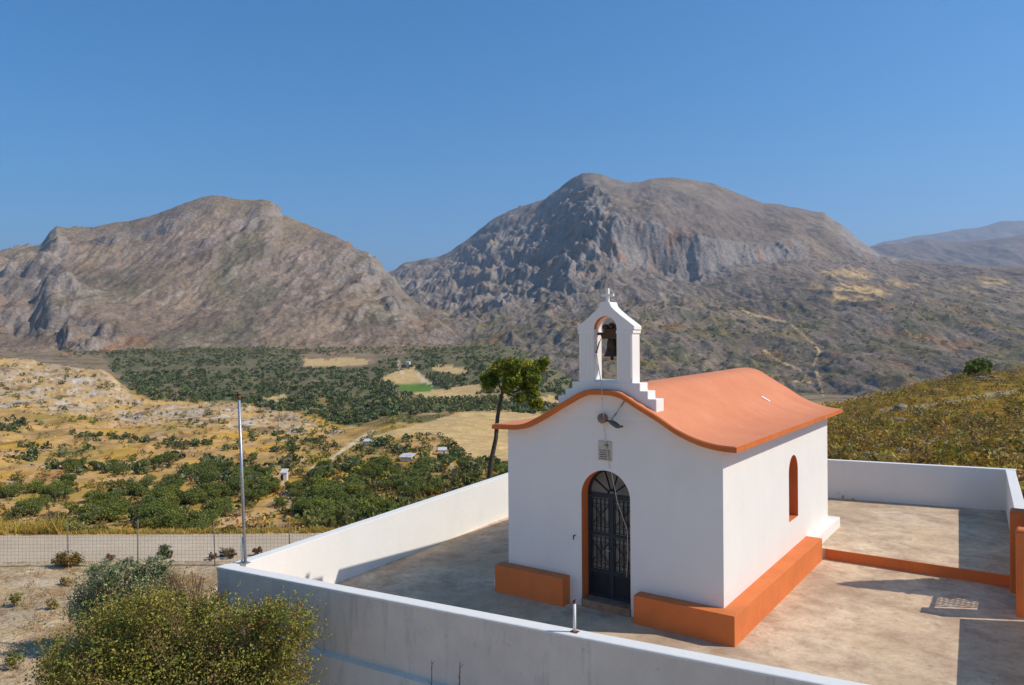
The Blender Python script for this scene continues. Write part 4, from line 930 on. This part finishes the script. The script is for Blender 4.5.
# scrub on the spur, on the slopes and at the foot of the mountains
items = []
for _ in range(800):
    px, py = rg.uniform(0, 340), rg.uniform(352, 436)
    if inpoly(np.array(px), np.array(py), SPUR):
        d = hit(px, py, 300)
        if d: items.append((place(px, d), rg.choice([.5, .8, 1.2, 2.0], p=[.4, .3, .2, .1])))
for _ in range(3000):
    px, py = rg.uniform(-20, 560), rg.uniform(410, 532)
    if any(inpoly(np.array(px), np.array(py), q) for q in STRAW): continue
    if min(float(polydist(np.array(px), np.array(py), t)) for t in TRACKS) < 3: continue
    if float(fbm(px/30, py/12, 3, 71)) < (.2 if px < 300 else -.3): continue
    d = hit(px, py, 60)
    if d: items.append((place(px, d), rg.uniform(.35, 1.2 if px < 310 else 1.7)))
gPX, gD, gZ, gY = GRIDS[1]
cand = np.argwhere((gPX > 560) & (gPX < 1010) & (gY > 300) & (gY < 404) & (gD < 2200))
pz = np.array([gD[i, j] for i, j in cand]); cand = cand[rg.random(len(cand)) < np.minimum(1, .00002*pz)]
nz = fbm(np.array([gPX[i, j] for i, j in cand])/34, np.array([gY[i, j] for i, j in cand])/8, 4, 72)
cand = cand[nz > 0]; cand = cand[rg.permutation(len(cand))[:4200]]
for i, j in cand: items.append((world(gPX[i, j], gD[i, j], gZ[i, j]), rg.uniform(.7, 2.3)*(1+gD[i, j]/2500)))
for _ in range(700):
    px, py = rg.uniform(60, 480), rg.normal(350, 2.2); d = hit(px, py, 350)
    if d and d > 700 and not any(inpoly(np.array(px), np.array(py), q) for q in STRAW): items.append((place(px, d), rg.uniform(1.4, 3.4)))
A_ = clumps(items, 34, .28, np.array([lin(114, 118, 60), lin(94, 102, 58), lin(140, 132, 72), lin(100, 94, 64)]), rg)
items = []
for _ in range(5200):
    px, py = rg.uniform(-20, 520), rg.uniform(400, 532)
    if any(inpoly(np.array(px), np.array(py), q) for q in STRAW): continue
    if float(fbm(px/18, py/7, 3, 83)) < .02: continue
    d = hit(px, py, 60)
    if d: items.append((place(px, d), rg.uniform(.25, .8)))
B_ = clumps(items, 14, .4, np.array([lin(176, 142, 84), lin(150, 118, 78), lin(190, 160, 84), lin(140, 130, 76), lin(122, 104, 72)]), rg)
Vv, Ff, Cc = np.concatenate([A_[0], B_[0]]), np.concatenate([A_[1], B_[1]+len(A_[0])]), np.concatenate([A_[2], B_[2]])
tag(mesh_np('scrub', Vv, Ff, M['leaf'], None, Cc), 'low dark scrub dotted over the slopes and the rocky spur', 'scrub', None, 'stuff')
# boulders on the spur
items = []; Vb, Fb, Cb = [], [], []
ico = bmesh.new(); bmesh.ops.create_icosphere(ico, subdivisions=1, radius=1); IV = np.array([v.co[:] for v in ico.verts]); IF = np.array([[v.index for v in f.verts] for f in ico.faces]); ico.free()
def boulder(p, r_, c):
    v = IV*rg.uniform(.6, 1.3, (len(IV), 1))*np.array([r_*rg.uniform(.8, 1.5), r_*rg.uniform(.8, 1.5), r_*.8]); a = rg.uniform(0, 6.28); Rm = np.array([[math.cos(a), -math.sin(a), 0], [math.sin(a), math.cos(a), 0], [0, 0, 1]])
    Fb.append(IF+sum(len(x) for x in Vb)); Vb.append(v @ Rm.T+np.asarray(p)); Cb.append(np.broadcast_to(c*(1+rg.normal(0, .08)), (len(IV), 3)))
for _ in range(480):
    px, py = rg.uniform(0, 342), rg.uniform(352, 438)
    if inpoly(np.array(px), np.array(py), SPUR) and float(fbm(px/22, py/10, 3, 73)) > -.1:
        d = hit(px, py, 300)
        if d: boulder(place(px, d), rg.uniform(.3, 1.05), lin(178, 156, 130))
for _ in range(60):
    px, d = rg.uniform(830, 1040), rg.uniform(27, 140)
    if float(fbm(px/30, d/9, 2, 74)) > .05: boulder(place(px, d), rg.uniform(.12, .32)*(1+d/120), lin(140, 126, 108))
for (px, py, r_) in ((982, 381, .75), (990, 380, .7), (973, 383, .6), (996, 381, .5), (986, 383, .6), (901, 411, .7), (938, 396, 1.0), (888, 447, .4), (878, 449, .35)):
    d = hit(px, py, 26)
    if d: boulder(place(px, d), r_, lin(150, 140, 130))
for _ in range(900):
    px, d = rg.uniform(-60, 230), rg.uniform(11, 21.4)
    boulder(place(px, d), rg.choice([.012, .02, .035, .06], p=[.5, .3, .15, .05]), lin(170, 152, 134))
tag(mesh_np('rocks', np.concatenate(Vb), np.concatenate(Fb), M['ground'], None, np.concatenate(Cb)), 'pale rocks scattered over the spur and the scrubby hill', 'rocks', None, 'stuff')
# scrubby hill behind the courtyard
items = []
for _ in range(7500):
    px = rg.uniform(815, 1130); d = 1/rg.uniform(1/150., 1/25.5) if rg.random() < .5 else rg.uniform(25.5, 150)
    y = HZ-(float(0)-CAM[2])/d*FPX
    if float(fbm(px/40*d/40, d/6, 3, 75)) < -.05: continue
    items.append((px, d))
items = np.array(items); zz = base_z(items[:, 0], items[:, 1]); yy_ = HZ-(zz-CAM[2])/items[:, 1]*FPX
keep = (polydist(items[:, 0], yy_, HTRACK) > 2.2); items = items[keep]; zz = zz[keep]
Wp = world(items[:, 0], items[:, 1], zz)
it = [(Wp[i], rg.choice([.16, .26, .4, .6], p=[.35, .35, .22, .08])*(1+items[i, 1]/160)) for i in range(len(Wp))]
Vv, Ff, Cc = clumps(it, 44, .17, np.array([lin(184, 152, 70), lin(154, 138, 66), lin(194, 160, 82), lin(128, 120, 62), lin(172, 138, 88), lin(126, 106, 74), lin(172, 146, 72)]), rg, .6, .7)
mod = np.clip(1+.55*fbm(items[:, 0]/40*items[:, 1]/60, items[:, 1]/5, 4, 81)+.25*fbm(items[:, 0]/6*items[:, 1]/60, items[:, 1]/3, 3, 82), .45, 1.5); Cc = Cc*np.repeat(mod, 44*4)[:, None]
tag(mesh_np('hill_scrub', Vv, Ff, M['leaf'], None, Cc), 'low yellow-green heath covering the hill behind the courtyard', 'scrub', None, 'stuff')
# dry grass of the verge beyond the road
def blades(Pb, h, cols, rng, w_=.012, lean=.4):
    n = len(Pb); a = rng.uniform(0, 6.28, n); dirv = np.stack([np.cos(a), np.sin(a), np.zeros(n)], 1)*np.asarray(w_)[..., None] if np.ndim(w_) else np.stack([np.cos(a), np.sin(a), np.zeros(n)], 1)*w_
    ln = np.stack([rng.normal(0, lean, n), rng.normal(0, lean, n), np.ones(n)], 1)*np.asarray(h)[:, None]
    Vq = np.stack([Pb-dirv, Pb+dirv, Pb+ln+dirv*.25, Pb+ln-dirv*.25], 1).reshape(-1, 3)
    return Vq, np.arange(4*n).reshape(-1, 4), np.repeat(cols, 4, 0)
n = 26000; px = rg.uniform(-120, 420, n); d = 25.25+rg.gamma(1.5, .55, n); k = fbm(px/24, d/1.5, 3, 76) > -.2; px, d = px[k], d[k]; n = len(px)
Pb = world(px, d, base_z(px, d)); hgt = rg.uniform(.06, .26, n)*(1+.7*fbm(px/20, d, 2, 77))
hgt = np.where(px < 58+12*fbm(d*2, px/9, 2, 79), hgt*2.3, hgt*.62)
Vv, Ff, Cc = blades(Pb, hgt, cols_of(n, np.array([lin(206, 170, 88), lin(190, 152, 78), lin(214, 184, 112), lin(150, 142, 74), lin(166, 156, 84)]), .14, rg), rg, .013)
tag(mesh_np('dry_grass', Vv, Ff, M['leaf'], None, Cc), 'tall dry yellow grass along the far edge of the road', 'grass', None, 'stuff')
n = 20000; px = rg.uniform(-80, 300, n); d = rg.uniform(12.5, 21.4, n); k = fbm(px/22, d/.9, 3, 78) > .1; px, d = px[k], d[k]; n = len(px)
Pb = world(px, d, base_z(px, d))
Vv, Ff, Cc = blades(Pb, rg.uniform(.03, .14, n), cols_of(n, np.array([lin(190, 156, 100), lin(168, 132, 92), lin(126, 124, 66), lin(176, 140, 88)]), .15, rg), rg, .008, .6)
tag(mesh_np('weeds', Vv, Ff, M['leaf'], None, Cc), 'sparse dry weeds on the bare earth outside the wall', 'weeds', None, 'stuff')

# ---- single plants with a shape of their own
def blobs_leaves(bl_list, d0, per_m3, leaf, pal, rng, dz=1.0, aspect=.5, var=.16, thick=.8):
    Ps, Cs = [], []
    for (bx, by, rx, ry, *dd) in bl_list:
        d = d0+(dd[0] if dd else rng.uniform(-.4, .4)*dz); c = at_depth(bx, by, d); R3 = np.array([rx/FPX*d, (rx+ry)/2/FPX*d*thick, ry/FPX*d])
        n = max(40, int(per_m3*(R3[0]*R3[2]))); nn = max(8, n//26)
        sub = ellipsoid_shell(nn, R3, rng, .25); rs = rng.uniform(.16, .34, nn)*R3.mean()
        q = np.concatenate([sub[j]+rng.normal(0, 1, (n//nn, 3))*rs[j]*.55 for j in range(nn)])
        q = q[:, :1]*RIGHT+q[:, 1:2]*FWD0+np.stack([0*q[:, 2], 0*q[:, 2], q[:, 2]], 1)
        Ps.append(c+q); cc = cols_of(nn, pal, .15, rng); Cs.append(np.repeat(cc, n//nn, 0)*(1+rng.normal(0, var, (len(q), 1))))
    Pq = np.concatenate(Ps); return leaves(Pq, leaf, np.clip(np.concatenate(Cs), .005, .8), aspect, 0, rng), Pq
# tall leaning tree beyond the valley-side wall
rg2 = np.random.default_rng(21); TD = 27.
base = place(489, TD); pt = empty('tree', tuple(base)); tag(pt, 'tall leaning tree with a bare dark trunk and wind-blown crown behind the white wall', 'tree')
CB = [(30, 170, 40), (140, 175, 36), (190, 130, 36), (245, 115, 34), (300, 135, 40), (350, 125, 32), (385, 100, 20), (300, 185, 42), (240, 185, 38), (330, 235, 30), (345, 285, 26), (275, 265, 22), (130, 205, 26), (215, 215, 24), (370, 300, 14), (160, 145, 22), (330, 180, 30)][1:]
(lv, Pl) = blobs_leaves([(460+x/4.564, 340+y/4.564, r_/4.564*1.18, r_/4.564*.96) for x, y, r_ in CB], TD, 34000, .055, np.array([lin(146, 152, 62), lin(118, 130, 54), lin(178, 168, 70), lin(96, 110, 50)]), rg2, .9, .45, .2, .9)
tk = [tuple(base-np.array([0, 0, .3]))]+[tuple(at_depth(x, y, TD)) for x, y in ((489.5, 478), (491, 462), (496, 438), (497.5, 418), (500, 402), (503.5, 388), (508, 376))]
m = MB(); m.tube(tk, [.13, .105, .09, .08, .075, .07, .06, .04], 9)
for (x, y), rr in (((497, 378), .05), ((520, 372), .06), ((538, 366), .05), ((525, 388), .045), ((534, 400), .035), ((515, 364), .05)):
    a = Vector(at_depth(503, 392, TD)); b_ = Vector(at_depth(x, y, TD+rg2.uniform(-.4, .4))); mid = a.lerp(b_, .5)+Vector((0, 0, -.08)); m.tube([a, mid, b_], [rr, rr*.75, rr*.3], 6)
loc(m.build('trunk', M['bark']), pt)
o = mesh_np('crown', lv[0], lv[1], M['leaf'], None, lv[2]); loc(o, pt)
# tree on the right-hand hill
rg2 = np.random.default_rng(22); td = hit(976, 379, 26) or 125.
base = place(976, td); rt = empty('tree', tuple(base)); tag(rt, 'small round tree alone on the crest of the scrubby hill', 'tree')
(lv, Pl) = blobs_leaves([(971, 369, 7, 6), (978, 365, 9, 7), (985, 367, 7, 6), (977, 371, 11, 6), (969, 372, 5, 5), (986, 371, 6, 4)], td, 900, .2, np.array([lin(134, 142, 70), lin(110, 122, 60), lin(150, 150, 78)]), rg2, 2, .6)
m = MB(); m.tube([tuple(base-np.array([0, 0, .4])), tuple(base+np.array([0, 0, .8])), tuple(at_depth(977, 369, td))], [.28, .2, .08], 7); loc(m.build('trunk', M['bark']), rt)
loc(mesh_np('crown', lv[0], lv[1], M['leaf'], None, lv[2]), rt)
# foreground bushes
def bush(label, cat, px, d, bl_list, dens, leaf, pal, rng, twigs, twig_col, aspect=.5, dz=1., n_tw=70):
    ts = 1. if n_tw > 20 else .3
    base = place(px, d); b_ = empty('bush', tuple(base)); tag(b_, label, cat)
    (lv, Pl) = blobs_leaves(bl_list, d, dens, leaf, pal, rng, dz, aspect)
    if n_tw > 100:
        sp = []; dirn = Pl-np.array(at_depth(px, 660, d)); dirn /= np.linalg.norm(dirn, axis=1)[:, None]; rd = np.linalg.norm(Pl-np.array(at_depth(px, 660, d)), axis=1)
        for j in rng.choice(len(Pl), 700, p=rd**4/np.sum(rd**4)):
            v = dirn[j]*.7+rng.normal(0, .4, 3)+np.array([0, 0, .35]); v /= np.linalg.norm(v); L = rng.uniform(.12, .5); t_ = rng.random(14)[:, None]
            sp.append(Pl[j]+v*L*t_+rng.normal(0, .012, (14, 3)))
        sp = np.concatenate(sp); l2 = leaves(sp, leaf*.85, cols_of(len(sp), pal, .16, rng), aspect, 0, rng)
        lv = (np.concatenate([lv[0], l2[0]]), None, np.concatenate([lv[2], l2[2]]))
    ok = lv[0].reshape(-1, 4, 3)[:, 0, 2] > base[2]-.1
    loc(mesh_np('leaves', lv[0].reshape(-1, 4, 3)[ok].reshape(-1, 3), np.arange(4*ok.sum()).reshape(-1, 4), M['leaf'], None, lv[2].reshape(-1, 4, 3)[ok].reshape(-1, 3)), b_)
    m = MB()
    for _ in range(n_tw):
        e = Vector(Pl[rng.integers(len(Pl))]); s0 = Vector(base)+Vector((rng.normal(0, .25*ts), rng.normal(0, .25*ts), -.1*ts)); mid = s0.lerp(e, .55)+Vector((rng.normal(0, .12*ts), rng.normal(0, .12*ts), .1*ts)); tip = e+(e-mid).normalized()*rng.uniform(.02, .16)*ts
        m.tube([s0, mid, e, tip], [.02*ts, .012*ts, .006*ts, .003*ts], 4, False)
        for _k in range(3):
            f = mid.lerp(e, rng.random()); g_ = f+Vector(rng.normal(0, .14*ts, 3)); m.tube([f, g_], [.006*ts, .003*ts], 3, False)
    loc(m.build('branches', twig_col), b_); return b_
M['twig'] = simple('twigs', lin(120, 92, 76), .9, 0, .1, .3, 6)
bush('grey-green olive bush beside the corner of the cement wall', 'bush', 118, 15.6, [(95, 597, 26, 24), (122, 583, 30, 22), (150, 588, 24, 26), (82, 607, 14, 12), (158, 566, 14, 9), (104, 573, 20, 10), (128, 566, 18, 8), (90, 612, 20, 16)], 15000, .034, np.array([lin(166, 168, 122), lin(146, 150, 112), lin(182, 178, 132), lin(128, 134, 96)]), np.random.default_rng(31), None, M['twig'], .35, .9, 60)
bush('large yellow-green thorny bush in front of the cement wall', 'bush', 185, 12.4,
     [(95, 665, 48, 44), (135, 640, 52, 44), (185, 640, 55, 46), (240, 640, 50, 40), (282, 630, 30, 28), (180, 690, 110, 48), (80, 692, 50, 30), (262, 614, 30, 14), (150, 606, 32, 18), (270, 680, 44, 36), (210, 612, 26, 16), (118, 618, 24, 16), (60, 668, 22, 18), (300, 640, 14, 12), (222, 600, 10, 7), (172, 596, 14, 8)],
     12500, .024, np.array([lin(156, 152, 76), lin(136, 138, 66), lin(176, 162, 82), lin(116, 120, 60), lin(150, 120, 82)]), np.random.default_rng(32), None, M['twig'], .6, 1.6, 190)
bush('reddish bare twiggy bush between the olive bush and the wall corner', 'bush', 190, 14.6, [(185, 583, 26, 16), (165, 590, 22, 16), (205, 592, 12, 14)], 2200, .02, np.array([lin(150, 112, 84), lin(136, 98, 76), lin(160, 132, 84)]), np.random.default_rng(33), None, M['twig'], .4, .6, 90)
for (px, py, rx, ry, d, pal, lab) in [
    (68, 558, 14, 5.5, 20.9, (lin(150, 124, 62), lin(132, 112, 70)), 'wide low brown bush at the foot of the fence'),
    (228, 552, 7, 5, 21.0, (lin(140, 118, 84), lin(120, 104, 76)), 'round dry grey-brown bush at the fence beside the metal pole'),
    (257, 550, 4, 5, 21.1, (lin(134, 104, 72), lin(120, 92, 64)), 'small upright russet bush between the metal pole and the white wall'),
    (110, 556, 4.5, 3, 21.0, (lin(150, 116, 84), lin(130, 100, 72)), 'small red-brown bush beside the fence'),
    (213, 555, 4, 2.6, 21.0, (lin(120, 96, 70), lin(136, 110, 80)), 'tiny dark bush beside the round dry one'),
    (165, 551, 7, 6, 20.4, (lin(120, 124, 80), lin(104, 110, 72)), 'thin grey-green bush standing against the fence'),
    (16, 597, 6, 5, 17.6, (lin(150, 142, 74), lin(136, 134, 68)), 'small green weed on the bare earth near the left edge'),
    (53, 602, 6, 4, 17.2, (lin(156, 138, 66), lin(170, 150, 78)), 'small yellow-green weed on the bare earth'),
    (14, 658, 9, 6, 13.8, (lin(128, 130, 66), lin(146, 140, 70)), 'green weed beside the shadow of the thorny bush'),
    (66, 580, 6, 3.5, 19, (lin(170, 144, 76), lin(150, 132, 72)), 'yellow weed in front of the brown bush'),
    (60, 525, 8, 6, 25.7, (lin(176, 170, 96), lin(150, 152, 84)), 'pale green shrub standing in the yellow verge'),
    (78, 526, 9, 5, 25.7, (lin(178, 168, 106), lin(160, 152, 90)), 'pale straggly shrub beside the pale green one in the verge'),
    (100, 527, 9, 5, 25.8, (lin(176, 162, 100), lin(150, 140, 86)), 'dull olive shrub at the right end of the yellow verge'),
    (225, 531, 14, 3, 25.6, (lin(120, 112, 60), lin(104, 98, 56)), 'dark low shrub at the road edge left of the metal pole')]:
    if d < 25: d = FPX*(CAM[2]+.8)/(py+ry-HZ)
    bush(lab, 'bush', px, d, [(px, py, rx, ry), (px-rx*.3, py+ry*.4, rx*.9, ry*.8), (px+rx*.35, py+ry*.5, rx*.8, ry*.7)], 16000, .022 if d < 20 else .03, np.array(pal), np.random.default_rng(int(px*7)), None, M['twig'], .5, .3, 14)
# dead stalks by the front wall
for (px, y0, y1, d, lab) in ((431, 690, 663, 11.9, 'pale dead stalk rising beside the cement wall, left of two'), (459, 690, 662, 11.7, 'dark dead stalk rising beside the cement wall, right of two')):
    a = at_depth(px-1, y0+30, d); b_ = at_depth(px+1, y1, d); m = MB(); m.tube([tuple(a), tuple((a+b_)/2+np.array([.01, 0, 0])), tuple(b_)], [.012, .01, .006], 5)
    for _ in range(7):
        t = random.uniform(.5, 1); q = a*(1-t)+b_*t; m.tube([tuple(q), tuple(q+np.array([random.uniform(-.05, .05), random.uniform(-.05, .05), .06]))], [.005, .003], 4)
    tag(m.build('dead_stalk', M['twig']), lab, 'stalk')
# cypress outside the gate
cyb = np.array([11.15, 7.18, -.3]); ct = empty('cypress_tree', tuple(cyb)); tag(ct, 'slim dark cypress outside the gate casting its pointed shadow over the courtyard', 'tree')
rg2 = np.random.default_rng(41); n = 9000; h = rg2.random(n)**.8; a = rg2.uniform(0, 6.28, n); rr = (1.3*(1-h)**.75*np.minimum(1, h*6+.5))*np.sqrt(rg2.uniform(.3, 1, n))*(1+.3*fbm(a*1.3, h*5, 3, 91)+.2*fbm(a*4, h*14, 2, 92))
Pc = cyb+np.stack([rr*np.cos(a), rr*np.sin(a), .3+h*5.2], 1); lv = leaves(Pc, .09, cols_of(n, np.array([lin(56, 72, 44), lin(70, 84, 50)]), .15, rg2), .5, 0, rg2)
loc(mesh_np('crown', lv[0], lv[1], M['leaf'], None, lv[2]), ct)
m = MB(); m.tube([tuple(cyb-np.array([0, 0, .2])), tuple(cyb+np.array([0, 0, 3.5]))], [.13, .05], 8); loc(m.build('trunk', M['bark']), ct)

# ------------------------------------------------------------------ farm buildings in the valley
def farm(px, py, wpx, hgt, depth, label, roofm, wallm, dark=None, over=.3):
    d = hit(px, py, 80); p = place(px, d); wd = wpx/FPX*d; e = empty('farm_building', tuple(p)); ang = math.atan2(RIGHT[1], RIGHT[0]); e.rotation_euler = (0, 0, ang+random.uniform(-.2, .2)); tag(e, label, 'building')
    m = MB(); m.box(-wd/2, wd/2, 0, depth, -1, hgt); m.build('wall', wallm, e)
    m = MB(); m.hexa([(-wd/2-over, -over, hgt), (wd/2+over, -over, hgt), (wd/2+over, depth+over, hgt+.5), (-wd/2-over, depth+over, hgt+.5), (-wd/2-over, -over, hgt+.15), (wd/2+over, -over, hgt+.15), (wd/2+over, depth+over, hgt+.65), (-wd/2-over, depth+over, hgt+.65)]); m.build('roof', roofm, e)
    if dark: m = MB(); m.box(dark[0]*wd, dark[1]*wd, -.03, .0, .1, hgt*.8); m.build('opening', M['hut_dark'], e)
farm(405, 461, 11, 1.0, 2.6, 'long low farm shed with a pale sheet roof among the trees', M['tin'], M['stone_white'])
farm(442, 455, 8, 1.4, 2., 'white farmhouse at the edge of the straw field', M['tin'], M['stone_white'], (.1, .25), .15)
farm(283, 479.5, 6, 1.5, 1.6, 'tiny white hut with a dark opening beside the pale track', M['tin'], M['stone_white'], (-.45, -.05), .1)
farm(368, 443, 9, .8, 2.2, 'pale flat-roofed shed at the end of the rocky spur', M['tin'], M['stone_white'])
farm(407.5, 365, 3.5, 3.4, 5, 'far white barn at the top of the straw field', M['stone_white'], M['stone_white'])

# ------------------------------------------------------------------ haze
if HAZE_DENSITY > 0:
    lo = min(float((o.matrix_world @ Vector(c))[2]) for o in COL.objects if o.type == 'MESH' and o.get('kind') == 'structure' for c in o.bound_box)
    hi = max(float((o.matrix_world @ Vector(c))[2]) for o in COL.objects if o.type == 'MESH' and o.get('kind') == 'structure' for c in o.bound_box)
    bpy.context.view_layer.update()
    ext = 0
    for o in COL.objects:
        if o.type == 'MESH' and o.get('kind') == 'structure':
            for c in o.bound_box: q = o.matrix_world @ Vector(c); ext = max(ext, abs(q[0]), abs(q[1]))
    m = MB(); m.box(-ext-500, ext+500, -ext-500, ext+500, lo-1, hi+25)
    hm = bpy.data.materials.new('air_haze'); hm.use_nodes = True; t = hm.node_tree; t.nodes.remove(t.nodes['Principled BSDF'])
    pv = t.nodes.new('ShaderNodeVolumePrincipled'); pv.inputs['Density'].default_value = HAZE_DENSITY; pv.inputs['Color'].default_value = (.62, .76, 1.0, 1); pv.inputs['Anisotropy'].default_value = .2
    t.links.new(pv.outputs[0], t.nodes['Material Output'].inputs['Volume'])
    tag(m.build('haze', hm), 'thin bluish haze fading the far mountains', 'haze', None, 'stuff')
bpy.context.view_layer.update()
